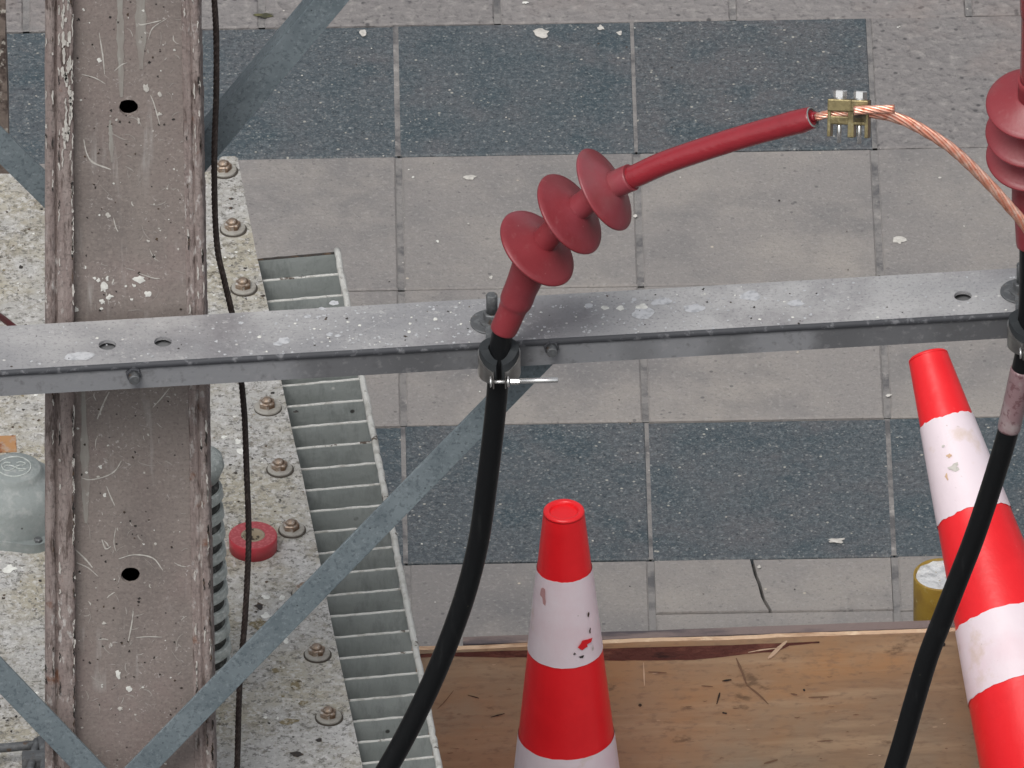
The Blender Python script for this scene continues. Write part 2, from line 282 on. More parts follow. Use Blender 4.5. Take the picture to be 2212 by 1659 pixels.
# ------------------------------------------------------------------ mesh builder
class MB:
    def __init__(s): s.v = []; s.f = []; s.m = []; s.s = []; s.tone = {}
    def add(s, vs, fs, mi=0, smooth=False):
        o = len(s.v); s.v += [Vector(v) for v in vs]
        for f in fs: s.f.append([i + o for i in f]); s.m.append(mi); s.s.append(smooth)
        return o
    def box(s, c, sx, sy, sz, X=Vector((1, 0, 0)), Y=Vector((0, 1, 0)), Z=Vector((0, 0, 1)), mi=0, bev=0):
        c = Vector(c)
        if bev <= 0:
            vs = [c + X * (a * sx / 2) + Y * (b * sy / 2) + Z * (e * sz / 2) for a in (-1, 1) for b in (-1, 1) for e in (-1, 1)]
            s.add(vs, [(0, 1, 3, 2), (4, 6, 7, 5), (0, 4, 5, 1), (2, 3, 7, 6), (0, 2, 6, 4), (1, 5, 7, 3)], mi)
        else:
            bm = bmesh.new(); bmesh.ops.create_cube(bm, size=1)
            for v in bm.verts: v.co = Vector((v.co.x * sx, v.co.y * sy, v.co.z * sz))
            bmesh.ops.bevel(bm, geom=bm.edges[:], offset=bev, segments=2, affect='EDGES', profile=.6)
            bm.verts.index_update()
            s.add([c + X * v.co.x + Y * v.co.y + Z * v.co.z for v in bm.verts], [[v.index for v in f.verts] for f in bm.faces], mi)
            bm.free()
    def prism(s, pts, N, h, mi=0, mi_side=None):
        """polygon pts (list of points in a plane), extruded along -N by h"""
        n = len(pts); pts = [Vector(p) for p in pts]; N = Vector(N)
        s.add(pts, [list(range(n))], mi)
        s.add([p - N * h for p in pts], [list(range(n))[::-1]], mi)
        s.add(pts + [p - N * h for p in pts], [(i, i + n, (i + 1) % n + n, (i + 1) % n) for i in range(n)], mi if mi_side is None else mi_side)
    def lathe(s, o, ax, prof, n=32, mi=0, smooth=True, mis=None, jit=0.):
        """prof: list of (along, radius)"""
        o = Vector(o); ax = Vector(ax).normalized()
        a = ax.orthogonal().normalized(); b = ax.cross(a)
        vs = []
        for (t, r) in prof:
            for k in range(n):
                th = 2 * math.pi * k / n
                rr = r * (1 + (jit * noise.noise(Vector((math.cos(th) * 3, math.sin(th) * 3, t * 90))) if jit else 0))
                vs.append(o + ax * t + (a * math.cos(th) + b * math.sin(th)) * rr)
        base = s.add(vs, [])
        for i in range(len(prof) - 1):
            for k in range(n):
                k2 = (k + 1) % n
                s.f.append([base + i * n + k, base + i * n + k2, base + (i + 1) * n + k2, base + (i + 1) * n + k])
                s.m.append(mis[i] if mis else mi); s.s.append(smooth)
        if prof[0][1] > 1e-6: s.f.append([base + k for k in range(n)][::-1]); s.m.append(mis[0] if mis else mi); s.s.append(False)
        if prof[-1][1] > 1e-6: s.f.append([base + (len(prof) - 1) * n + k for k in range(n)]); s.m.append(mis[-1] if mis else mi); s.s.append(False)
    def tube(s, path, rad_, n=20, mi=0, cap=True, prof=None):
        """swept tube; rad_ a number or a list; returns nothing"""
        P = [Vector(p) for p in path]; k = len(P)
        rr = rad_ if isinstance(rad_, (list, tuple)) else [rad_] * k
        T = []
        for i in range(k):
            a = P[max(i - 1, 0)]; b = P[min(i + 1, k - 1)]
            T.append((b - a).normalized())
        A = T[0].orthogonal().normalized(); vs = []
        for i in range(k):
            A = (A - T[i] * A.dot(T[i])).normalized(); B = T[i].cross(A)
            for j in range(n):
                th = 2 * math.pi * j / n
                q = prof(i, th) if prof else 1.
                vs.append(P[i] + (A * math.cos(th) + B * math.sin(th)) * rr[i] * q)
        base = s.add(vs, [])
        for i in range(k - 1):
            for j in range(n):
                j2 = (j + 1) % n
                s.f.append([base + i * n + j, base + i * n + j2, base + (i + 1) * n + j2, base + (i + 1) * n + j]); s.m.append(mi); s.s.append(True)
        if cap:
            s.f.append([base + j for j in range(n)][::-1]); s.m.append(mi); s.s.append(False)
            s.f.append([base + (k - 1) * n + j for j in range(n)]); s.m.append(mi); s.s.append(False)
    def ribbon(s, pts, N, w_, h=.0006, mi=0):
        """thin raised stroke along pts in the plane of normal N, width tapering at the ends"""
        pts = [Vector(p) for p in pts]; k = len(pts); N = Vector(N)
        top = []
        for i in range(k):
            t = (pts[min(i + 1, k - 1)] - pts[max(i - 1, 0)]).normalized(); sd = N.cross(t).normalized()
            ww = w_ * (.35 + .65 * math.sin(math.pi * (i + .5) / k)) * R.uniform(.6, 1.2) / 2
            top += [pts[i] + sd * ww + N * h, pts[i] - sd * ww + N * h]
        s.add(top, [(2 * i, 2 * i + 1, 2 * i + 3, 2 * i + 2) for i in range(k - 1)], mi)
    def blob(s, c, A, B, ra, rb, N, h=.0006, mi=0, n=14, rag=.35):
        c = Vector(c); ph = R.uniform(0, 9); vs = [c + N * h * 1.6]
        for k in range(n):
            th = 2 * math.pi * k / n
            q = 1 + rag * noise.noise(Vector((math.cos(th) * 1.3 + ph, math.sin(th) * 1.3, ph)))* 2
            vs.append(c + A * (ra * q * math.cos(th)) + B * (rb * q * math.sin(th)) + N * h)
        s.add(vs, [(0, 1 + k, 1 + (k + 1) % n) for k in range(n)], mi)
    def build(s, name, mats, parent=None, loc=None):
        if not isinstance(mats, (list, tuple)): mats = [mats]
        me = bpy.data.meshes.new(name)
        o = bpy.data.objects.new(name, me); COL.objects.link(o)
        base = Vector((0, 0, 0))
        if parent is not None:
            q = parent
            while q is not None: base = base + q.location; q = q.parent
        if loc is not None:
            o.location = Vector(loc) - base; base = Vector(loc)
        me.from_pydata([v - base for v in s.v], [], s.f)
        for mt in mats: me.materials.append(mt)
        me.polygons.foreach_set('material_index', s.m); me.polygons.foreach_set('use_smooth', s.s)
        if s.tone:
            at = me.attributes.new('tone', 'FLOAT', 'FACE')
            for fi, val in s.tone.items(): at.data[fi].value = val
        me.update()
        bm = bmesh.new(); bm.from_mesh(me); bmesh.ops.recalc_face_normals(bm, faces=bm.faces); bm.to_mesh(me); bm.free()
        if parent is not None: o.parent = parent
        return o
def empty(name, loc):
    o = bpy.data.objects.new(name, None); COL.objects.link(o); o.location = loc; o.empty_display_size = .05; return o
def tag(o, label, cat=None, group=None, kind=None):
    if label: o['label'] = label
    if cat: o['category'] = cat
    if group: o['group'] = group
    if kind: o['kind'] = kind
    return o
def smooth_path(pts, n=8):
    """Catmull-Rom through 3-D points"""
    P = [Vector(p) for p in pts]; P = [P[0] * 2 - P[1]] + P + [P[-1] * 2 - P[-2]]
    out = []
    for i in range(1, len(P) - 2):
        for k in range(n):
            t = k / n
            out.append(.5 * ((2 * P[i]) + (P[i + 1] - P[i - 1]) * t + (2 * P[i - 1] - 5 * P[i] + 4 * P[i + 1] - P[i + 2]) * t * t
                             + (3 * P[i] - P[i - 1] - 3 * P[i + 1] + P[i + 2]) * t ** 3))
    out.append(P[-2]); return out
def wander(p0, A, B, length, steps=7, curl=.6):
    th = R.uniform(0, 6.28); pts = [Vector(p0)]; dth = R.uniform(-curl, curl)
    for i in range(steps):
        th += dth + R.uniform(-.25, .25)
        pts.append(pts[-1] + (A * math.cos(th) + B * math.sin(th)) * (length / steps))
    return pts
X, Y, Z = Vector((1, 0, 0)), Vector((0, 1, 0)), Vector((0, 0, 1))

# ================================================================== GROUND + PAVING
gb = MB(); gb.add([(-150, -150, -.014), (150, -150, -.014), (150, 150, -.014), (-150, 150, -.014)], [(0, 1, 2, 3)])
tag(gb.build('ground', M_JOINT), 'dark grit ground under the paving slabs', kind='structure')
PSI = .0083; TS = .33
G0 = U(1888, 321, z=0)
e1 = Vector((math.cos(PSI), math.sin(PSI), 0)); e2 = Vector((-math.sin(PSI), math.cos(PSI), 0))
pv = MB()
def slab(a0, a1, b0, b1, mi, tone, dz=0., poly=None):
    """slab with a small chamfer; a along e1, b along e2"""
    cen = G0 + e1 * ((a0 + a1) / 2) + e2 * ((b0 + b1) / 2)
    f0 = len(pv.f); c = .0022
    if poly is None:
        q = [(a0, b0), (a1, b0), (a1, b1), (a0, b1)]
        inn = [(a0 + c, b0 + c), (a1 - c, b0 + c), (a1 - c, b1 - c), (a0 + c, b1 - c)]
    else:
        q = poly; mx = sum(p[0] for p in q) / len(q); my = sum(p[1] for p in q) / len(q)
        inn = [(p[0] + (mx - p[0]) * .008, p[1] + (my - p[1]) * .012) for p in q]
    n = len(q)
    top = [G0 + e1 * p[0] + e2 * p[1] + Z * dz for p in inn]
    mid = [G0 + e1 * p[0] + e2 * p[1] + Z * (dz - .0022) for p in q]
    bot = [G0 + e1 * p[0] + e2 * p[1] + Z * -.012 for p in q]
    pv.add(top + mid + bot, [list(range(n))] + [(i + n, (i + 1) % n + n, (i + 1) % n, i) for i in range(n)]
           + [(i + 2 * n, (i + 1) % n + 2 * n, (i + 1) % n + n, i + n) for i in range(n)], mi)
    for k in range(f0, len(pv.f)): pv.tone[k] = tone
gv, gh = .0046, .0017
for j in range(-12, 13):
    for i in range(-16, 13):
        a0, a1, b0, b1 = i * TS + gv, (i + 1) * TS - gv, j * TS + gh, (j + 1) * TS - gh
        if j == 1: a0 += .142; a1 += .142
        rr = random.Random(i * 131 + j * 17)
        dark = (j % 3 == 0) and not (j == 0 and i >= 0)
        rough = (not dark) and (j >= 0 or j < -7)
        if dark: a0, a1 = a0 - gv * .68, a1 + gv * .68
        mi = 2 if dark else (1 if rough else 0)
        tone = rr.random(); dz = rr.uniform(-.0012, .0012)
        if j == 0 and i == -1: tone = 1.6
        if j == 0 and i == -2: tone = .35
        if j == -4 and i >= -1:
            cut = b1 - .124 - (.0 if i == -1 else .004)
            slab(a0, a1, b0, cut - .002, mi, tone, dz)
            if i == -1:
                # cracked slab: two pieces with a jagged gap
                def ga(px, py):
                    p = U(px, py, z=0) - G0; return (p.dot(e1), p.dot(e2))
                ck = [ga(1624, 1215), ga(1632, 1240), ga(1641, 1262), ga(1648, 1290), ga(1660, 1312), ga(1671, 1330)]
                ck[0] = (ck[0][0], b1); ck[-1] = (ck[-1][0] - .004, cut + .002)
                L_ = [(p[0] - .0022, p[1]) for p in ck]; Rr = [(p[0] + .0022, p[1]) for p in ck]
                slab(0, 0, 0, 0, mi, tone, dz, poly=[(a0, cut + .002)] + L_[::-1] + [(a0, b1)])
                slab(0, 0, 0, 0, mi, tone * .8, dz - .001, poly=[(a1, b1)] + Rr + [(a1, cut + .002)])
            else: slab(a0, a1, cut + .002, b1, mi, tone, dz)
        else: slab(a0, a1, b0, b1, mi, tone, dz)
# mortar in the upright joints
for i in range(-16, 14):
    for j in range(-12, 13):
        c = i * TS + (.142 if j == 1 else 0)
        dark = (j % 3 == 0) and not (j == 0 and i > 0)
        w_ = gv
        pts = []
        q = [(c - w_, j * TS + gh), (c + w_, j * TS + gh), (c + w_, (j + 1) * TS - gh), (c - w_, (j + 1) * TS - gh)]
        pv.add([G0 + e1 * a + e2 * b + Z * (-.0018 if not dark else -.0007) for a, b in q], [(0, 1, 2, 3)], 3)
# droppings and grit lying on the paving
def pblob(px, py, wpx, hpx, mi, rag=.4): pv.blob(U(px, py, z=.0012), X, Y, wpx / 2 / PXM, hpx / 2 / PXM / .565, Z, .0008, mi, 16, rag)
for a in [(1171, 72, 34, 20, 5), (1298, 60, 16, 10, 5), (1016, 384, 24, 10, 5), (1942, 521, 26, 16, 5), (783, 72, 16, 11, 5), (1808, 1168, 36, 11, 5),
          (1135, 7, 14, 5, 4), (945, 522, 6, 4, 4), (893, 384, 6, 4, 4), (1338, 72, 14, 8, 5), (2030, 385, 6, 4, 5), (1372, 468, 8, 7, 5),
          (1060, 600, 10, 6, 5), (1470, 384, 5, 3, 5), (1640, 1225, 8, 6, 5), (700, 575, 8, 4, 5), (1920, 855, 10, 6, 5)]:
    pblob(*a)
pblob(574, 33, 34, 9, 7, .6)
for k in range(90):
    s_ = R.uniform(2, 5); pblob(R.uniform(500, 2300), R.uniform(-60, 1350), s_, s_ * .6, R.choice([4, 5, 5, 6, 6]), .3)
tag(pv.build('pavement', [M_PAVE, M_ROUGH, M_DARK, M_MORT, M_WHITE, M_DROP, M_FLECK, M_MOSS]), 'paving of warm grey slabs with rows of dark speckled slabs', kind='structure')

# ================================================================== KEY DISTANCES
ZL = 1.35                                     # transformer lid height
YLb = U(600, 1659, z=ZL).y
YP = YLb - .20                                # plane of the pole's front web
def Xm(px, py, y): return U(px, py, y=y)

# ================================================================== TRANSFORMER
tr_base = U(380, 1000, z=ZL); tr_base.z = 0
tr = tag(empty('transformer', tr_base), 'weathered pale grey transformer with bolted lid and cooling fins, behind the brown pole', 'transformer')
lid = MB()
outl = [(-420, 380), (20, 375), (443, 372), (472, 367), (474, 342), (480, 338), (507, 337), (513, 341), (552, 540), (581, 670), (604, 806), (636, 955), (653, 1026),
        (695, 1232), (710, 1316), (771, 1598), (790, 1690), (790, 1712), (-420, 1712)]
lid.prism([U(a, b, z=ZL) for a, b in outl], Z, .010, 0)
def lblob(px, py, wp, hp, mi, rag=.4): lid.blob(U(px, py, z=ZL), X, Y, wp / 2 / PXM, hp / 2 / PXM / .565, Z, .0007, mi, 14, rag)
for a in [(515, 955, 16, 10, 1), (520, 975, 18, 13, 1), (484, 945, 9, 6, 1), (573, 1290, 18, 9, 1), (610, 1292, 16, 8, 1), (575, 1330, 20, 10, 1), (532, 615, 20, 16, 1),
          (615, 1385, 16, 8, 1), (78, 852, 11, 9, 1), (78, 415, 13, 8, 1), (46, 578, 12, 6, 2), (20, 1230, 24, 14, 1), (499, 430, 10, 4, 2), (499, 450, 10, 4, 2),
          (560, 1310, 20, 12, 2), (640, 1630, 22, 10, 2), (590, 850, 9, 4, 2), (640, 890, 12, 4, 2), (530, 580, 8, 4, 2), (568, 640, 10, 4, 2), (600, 1450, 30, 8, 3),
          (640, 1480, 26, 16, 3), (655, 1520, 14, 10, 3), (625, 1560, 30, 12, 3), (560, 1350, 34, 22, 3), (55, 705, 9, 5, 2), (690, 1600, 14, 6, 2)]:
    lblob(*a)
for k in range(150):
    px, py = (R.uniform(-20, 95), R.uniform(400, 1600)) if R.random() < .4 else (R.uniform(450, 560) + (t := R.random()) * 100, 0)
    if py == 0: py = 500 + t * 1100
    s_ = R.uniform(2, 7); lblob(px, py, s_, s_ * .6, R.choice([1, 1, 2, 2, 3]), .5)
lid_o = lid.build('lid', [M_LID, M_WHITE, M_FLECK, M_BROWNST], tr)
# tank under the lid
tk = MB()
tp = [(-400, 440), (480, 430), (745, 1640), (745, 1700), (-400, 1700)]
tk.prism([U(a, b, z=ZL) - Z * .0105 for a, b in tp], Z, ZL - .12, 0)
tk.prism([U(a, b, z=ZL) - Z * (ZL - .109) + (Vector((0.02, 0.02, 0)) if a > 0 else Vector((0, 0, 0))) for a, b in tp], Z, .104, 0)
tk.build('tank', M_FIN, tr)
# cooling fins: one plate each, top edge pale, standing out beyond the lid edge
nf = 27
zf = ZL - .012
for k in range(nf):
    py = 561 + 45.35 * k
    pl = U(560 + (py - 561) * .207 - 30, py + 3, z=zf); pr = U(727 + (py - 545 - 16) * .198, py - 14.0, z=zf)
    dr = (pr - pl); ln = dr.length; dr.normalize(); nn = Vector((-dr.y, dr.x, 0)); cen = (pl + pr) / 2
    fb = MB(); th = .0042
    fb.box(cen - Z * .425, ln, th, .85, dr, nn, Z, 0)
    tt = MB()
    # pale lumpy weld/paint line along the top edge
    pts = [pl + dr * (ln * q / 14) + Z * (.0012 * noise.noise(Vector((q * .7, k * 3.1, 0)))) for q in range(15)]
    tt.tube(pts, .0019 if k else .0020, 8)
    fo = fb.build('cooling_fin', M_FIN, tr); tt.build('fin_edge', M_FINTOP if k else M_FLECK, fo)
rd = MB()
p = []
for k in range(121):
    py = 540 + (1750 - 540) * k / 120
    q = U(727 + (py - 545) * .198 + 1.5, py, z=zf + .001)
    q += Vector((noise.noise(Vector((k * .35, 0, 0))) * .0010, 0, noise.noise(Vector((k * .3, 5, 0))) * .001)); p.append(q)
rd.tube(p, [  .0042 * (1 + .28 * noise.noise(Vector((k * .9, 2, 3)))) for k in range(121)], 12)
rd.build('fin_tie_rod', M_FINTOP, tr)
# lid bolts
for i, (px, py) in enumerate([(483, 364), (502, 490), (525, 618), (551, 747), (577, 876), (603, 1009), (629, 1140), (657, 1277), (684, 1409), (709, 1545), (735, 1685)]):
    c = U(px, py + 5, z=ZL)
    bb = MB(); a0 = R.uniform(0, 1); s6 = Matrix.Rotation(a0, 3, 'Z')
    rh = .0108
    prof = [(0, rh * .98), (.006, rh), (.0085, rh * .86)]
    # hex head, then a domed stud end
    bb.lathe(c + Z * .0034, Z, [(0, rh), (.0062, rh), (.0072, rh * .88)], 6, 0, False)
    bb.lathe(c + Z * .0105, Z, [(0, rh * .62), (.002, rh * .6), (.0042, rh * .42), (.005, 0)], 14, 0, True)
    for v in bb.v:
        q = s6 @ (v - c); v.x, v.y, v.z = (c + q)
    bo = bb.build('bolt', M_BOLT, tr, loc=c)
    wb = MB(); wb.lathe(c + Vector((.0012, -.0016, 0)), Z, [(0, .0176), (.0012, .0176)], 28, 1, False); rw = .0158 if i != 4 else .0172  # wider dark disc below stands for the washer's shadow
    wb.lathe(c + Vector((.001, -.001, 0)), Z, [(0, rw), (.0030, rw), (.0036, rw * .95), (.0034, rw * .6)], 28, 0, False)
    wb.build('washer', [M_WASH, M_WASHSHADE], bo)
# ribbed bushing half hidden by the pole
cb = U(434, 1449, z=ZL)
bu = MB(); core = MB()
bu_core = core
core.lathe(cb, Z, [(0, .036), (.30, .030), (.315, .028)], 28, 0)
bo_ = core.build('bushing', M_BUSHD, tr, loc=cb)
for k in range(10):
    z0 = .012 + k * .0312; rr = .0415 - k * .0008
    rb = MB()
    rb.lathe(cb + Z * z0, Z, [(-.006, .030), (-.0085, rr * .98), (-.006, rr + .001), (.006, rr * .995), (.008, rr * .96), (.008, .03)], 44, 0, False, jit=.02)
    rb.build('bushing_rib', M_BUSH, bo_)
cp = MB(); cp.lathe(cb + Z * .336, Z, [(-.02, .03), (.0, .037), (.012, .034), (.017, .026), (.018, 0)], 30, 0, jit=.04)
cp.build('bushing_cap', M_BUSH, bo_); bo_.scale = (KL, KL, KL)
# cast cover with embossed oval emblem
cc = U(34, 1124, z=ZL)
cv = MB()
cv.lathe(cc, Z, [(0, .073), (.012, .071), (.048, .067), (.062, .060), (.071, .050), (.0745, .042), (.079, .0385), (.086, .0365), (.088, .034), (.088, 0)], 48, 0)
fl = []
for k in range(60):
    th = 2 * math.pi * k / 60; rr = .074 + .011 * max(0, math.cos((th + 1.15) * 3)) ** 2
    fl.append(cc + Vector((math.cos(th) * rr, math.sin(th) * rr, .014)))
cv.prism(fl, Z, .014, 0)
cov = cv.build('cast_cover', M_CAST, tr, loc=cc)
for th in (-1.15, .95, 3.04):
    sbm = MB(); q = cc + Vector((math.cos(th) * .077, math.sin(th) * .077, .014))
    sbm.lathe(q, Z, [(0, .0055), (.004, .0055), (.005, .004)], 6, 0, False); sbm.build('cover_screw', M_DSTEEL, cov)
em = MB(); et = cc + Z * .0886
ring = [et + Vector((math.cos(t_) * .0225, math.sin(t_) * .0235, 0)) for t_ in [2 * math.pi * k / 40 for k in range(41)]]
em.tube(ring, .0010, 6)
def estroke(pts, r__=.0009): em.tube(smooth_path([et + Vector((a * .001, b * .001, 0)) for a, b in pts], 5), r__, 6)
estroke([(-5, 9), (-12, 10), (-17, 3), (-14, -7), (-6, -9), (0, -3), (5, 2), (12, 3)])
estroke([(-14, -1), (-9, 3), (-3, 2), (2, -2), (8, -6), (14, -5)])
estroke([(3, 9), (9, 11), (15, 7), (12, 3)])
estroke([(6, -10), (12, -9), (16, -6)])
em.build('embossed_emblem', M_BUSH, cov); cov.scale = (KL, KL, KL)
st = MB(); q = [U(a, b, z=ZL) + Z * .0012 for a, b in [(-30, 944), (34, 942), (36, 977), (-30, 980)]]
st.prism(q, Z, .0008, 0); st.build('faded_orange_tag', M_STICK, tr)

# round-bar bracket at the lower left of the lid
br = tag(empty('rod_bracket', U(80, 1600, z=ZL)), 'small grey steel bar bracket on the lid at the foot of the left lower brace', 'bracket')
for pts, r__ in [([(-60, 1617), (0, 1616), (74, 1609)], .0058), ([(80, 1600), (70, 1640), (60, 1690)], .0050), ([(88, 1597), (96, 1630), (98, 1700)], .0062)]:
    b_ = MB(); b_.tube(smooth_path([U(a, b, z=ZL + .03) for a, b in pts], 4), r__, 10); b_.build('bar', M_DSTEEL, br)
b_ = MB(); b_.box(U(92, 1680, z=ZL) + Z * .018, .05, .02, .036, bev=.003); b_.build('bar_foot', M_DSTEEL, br)

# red tape roll on the lid
ct = U(547, 1185, z=ZL)
tp_ = MB()
tp_.lathe(ct + Z * .0004, Z, [(0, .0125), (0, .0325), (.021, .0328), (.0222, .0320), (.0222, .0165), (.020, .0162), (.0, .0125)], 56, 0, True, mis=[0, 0, 0, 1, 1, 0, 0])
tpo = tp_.build('tape_roll', [M_TAPE, M_TAPETOP], loc=ct)
for pl_ in tpo.data.polygons: pl_.use_smooth = abs(pl_.normal.z) < .5
tag(tpo, 'roll of red insulating tape lying on the transformer lid', 'tape')
ck_ = MB(); ck_.lathe(ct + Z * .001, Z, [(0, .0118), (0, .0162), (.0216, .0162), (.0216, .0124), (0, .0118)], 40, 0)
ck_.build('tape_core', M_CARD, tpo); tpo.scale = (KL, KL, KL)

# maroon lead at the far left
mc = MB(); mc.tube(smooth_path([U(-160, 560, z=ZL + .25), U(-60, 650, z=ZL + .12), U(0, 684, z=ZL + .06), U(38, 712, z=ZL + .03), U(90, 740, z=ZL + .01), U(150, 770, z=ZL + .006)], 8), .0042, 12)
mco = mc.build('lead_wire', M_MAROON, loc=U(38, 712, z=ZL)); tag(mco, 'short maroon lead wire running over the lid left of the pole', 'wire')

# ================================================================== POLE
pole_base = U(280, 1000, y=YP); pole_base.z = 0
pole = tag(empty('steel_pole', pole_base), 'scratched brown painted steel channel pole with two round holes', 'pole')
def edgeL(py): return 97 + 1.5 * noise.noise(Vector((py * .01, 1, 0)))
def edgeR(py): return 431 + (py) * .0205
CW = [(0, .004), (.006, .013), (.060, .015), (.064, .009), (.078, .009), (.082, .016), (.098, .017), (.168, .018), (.178, .017), (.183, .008), (.186, .000),
      (.880, .000), (.884, .002), (.905, .0022), (.910, .005), (.930, .006), (.938, .003), (.945, .003), (.950, .008), (.968, .009), (.992, .008), (1.0, .003)]
NW = 10   # index of the first web column (web spans NW..NW+1)
pys = [-520 + k * 7.5 for k in range(0, 600)]
zs = []
web = MB(); edge = MB()
rows = []
for py in pys:
    xl, xr = edgeL(py), edgeR(py); row = []
    for i, (u, dp) in enumerate(CW):
        q = U(xl + (xr - xl) * u, py, y=YP)
        jit = .0008 * noise.noise(Vector((i * 1.7, py * .035, 0)))
        if i in (0, 1): jit += 0
        jx = .0016 * noise.noise(Vector((i * 3.1, py * .06, 4))) if i in (3, 4, 5, 18, 19, 20, 21, 8, 9) else 0
        if i in (20, 21): jx += .0018 * noise.noise(Vector((7, py * .11, 9)))
        row.append(q + Vector((jx, -dp - jit, 0)))
    rows.append(row)
nc = len(CW)
# edges (left and right flange bands)
for (i0, i1) in ((0, NW), (NW + 1, nc - 1)):
    vs = []; n = i1 - i0 + 1
    for row in rows: vs += row[i0:i1 + 1]
    edge.add(vs, [(r * n + c, r * n + c + 1, (r + 1) * n + c + 1, (r + 1) * n + c) for r in range(len(rows) - 1) for c in range(n - 1)], 0, True)
# outer sides and back
for i in (0, nc - 1):
    vs = []
    for row in rows: vs += [row[i], Vector((row[i].x, YP + .125, row[i].z))]
    edge.add(vs, [(2 * r, 2 * r + 1, 2 * r + 3, 2 * r + 2) for r in range(len(rows) - 1)], 0, True)
def edash(u, py, ln, wd, mi):
    xl, xr = edgeL(py), edgeR(py)
    pts = []
    dpt = max(d for (uu, d) in CW if abs(uu - u) < .045) + .0016
    for q in range(6):
        yy_ = py + ln * q / 5; pts.append(U(edgeL(yy_) + (edgeR(yy_) - edgeL(yy_)) * (u + R.uniform(-.004, .004)), yy_, y=YP - dpt))
    edge.ribbon(pts, Vector((0, -1, 0)), wd, .0002, mi)
for k in range(230):
    py = R.uniform(-40, 1660)
    if 690 < py < 835: continue
    u = R.choice([.006, .05, .09, .172, .174, .176, .172, .176, .90, .955, .985, .988]); c_ = R.random()
    edash(u, py, R.uniform(6, 34), R.uniform(.0010, .0026), 1 if c_ < .6 else 2)
for k in range(40):
    edash(R.uniform(.11, .165), R.uniform(-40, 330), R.uniform(8, 40), R.uniform(.002, .005), 1)
edge.build('flange', [M_POLEDGE, M_DROP, M_FLECK], pole)
# web with two real holes
hc = [U(277.5, 231.5, y=YP), U(282, 1243, y=YP)]
cell = .035
ztop, zbot = rows[0][NW].z, rows[-1][NW].z
def xl_at(z):
    for r in range(len(rows) - 1):
        if rows[r][NW].z >= z >= rows[r + 1][NW].z:
            t = (rows[r][NW].z - z) / max(1e-9, rows[r][NW].z - rows[r + 1][NW].z)
            return rows[r][NW].x * (1 - t) + rows[r + 1][NW].x * t, rows[r][NW + 1].x * (1 - t) + rows[r + 1][NW + 1].x * t
    r = 0 if z > ztop else -1
    return rows[r][NW].x, rows[r][NW + 1].x
levels = sorted({ztop, zbot, *[c.z + s * cell for c in hc for s in (-1, 1)]}, reverse=True)
def quad(xa0, xb0, z0, xa1, xb1, z1): web.add([(xa0, YP, z0), (xb0, YP, z0), (xb1, YP, z1), (xa1, YP, z1)], [(0, 1, 2, 3)], 0)
for a, b in zip(levels[:-1], levels[1:]):
    hit = [c for c in hc if b - 1e-6 < c.z < a + 1e-6 and abs(a - b - 2 * cell) < 1e-4]
    if not hit:
        k = max(1, int((a - b) / .03))
        for q in range(k):
            z0 = a + (b - a) * q / k; z1 = a + (b - a) * (q + 1) / k
            quad(*xl_at(z0), z0, *xl_at(z1), z1)
    else:
        c = hit[0]; la, ra = xl_at(a); lb, rb = xl_at(b)
        quad(la, c.x - cell, a, lb, c.x - cell, b); quad(c.x + cell, ra, a, c.x + cell, rb, b)
        n = 48; sq = []; ci = []; cin = []
        rough_h = .0122
        for k in range(n):
            th = 2 * math.pi * k / n + math.pi / 4; cx_, sz_ = math.cos(th), math.sin(th)
            m_ = max(abs(cx_), abs(sz_)); sq.append(Vector((c.x + cx_ / m_ * cell, YP, c.z + sz_ / m_ * cell)))
            rr = rough_h * (1 + .10 * noise.noise(Vector((cx_ * 2.2 + c.z, sz_ * 2.2, 1))))
            if c is hc[0]: sx_, sy_ = 1.0, (.90 if sz_ > 0 else 1.0)
            else: sx_, sy_ = 1.0, .98
            ci.append(Vector((c.x + cx_ * rr * .94 * sx_, YP, c.z + sz_ * rr * sy_)))
            cin.append(ci[-1] + Vector((0, .0055, 0)))
        web.add(sq + ci, [(k, (k + 1) % n, (k + 1) % n + n, k + n) for k in range(n)], 0)
        web.add(ci + cin, [(k, (k + 1) % n, (k + 1) % n + n, k + n) for k in range(n)], 0)
web.add([(rows[0][0].x, YP + .126, ztop), (rows[0][-1].x, YP + .126, ztop), (rows[-1][-1].x, YP + .126, zbot), (rows[-1][0].x, YP + .126, zbot)], [(0, 1, 2, 3)], 3)
NF = Vector((0, -1, 0))
def wp(px, py): return U(px, py, y=YP - .0004)
def xpy():
    while True:
        px, py = R.uniform(166, 392), R.uniform(-60, 1650)
        if any(math.hypot(px - hx_, py - hy_) < 32 for hx_, hy_ in ((277, 231), (282, 1243))): continue
        if not (690 - .057 * px < py < 850 - .058 * px) and noise.noise(Vector((px * .013, py * .009, 2))) > R.uniform(-.45, .25): return px, py
for k in range(210):       # white scratches, mostly short and curved
    px, py = xpy(); L_ = R.choice([.004, .005, .007, .009, .012, .02]) * R.uniform(.7, 1.3)
    web.ribbon(wander(wp(px, py), X, Z, L_, 7, .22), NF, R.choice([.0007, .0009, .0012, .0018]), .0002, R.choice([1, 6, 6, 6, 6]))
def stroke(pts, w_, mi=1):
    web.ribbon(smooth_path([wp(a, b) for a, b in pts], 4), NF, w_, .0003, mi)
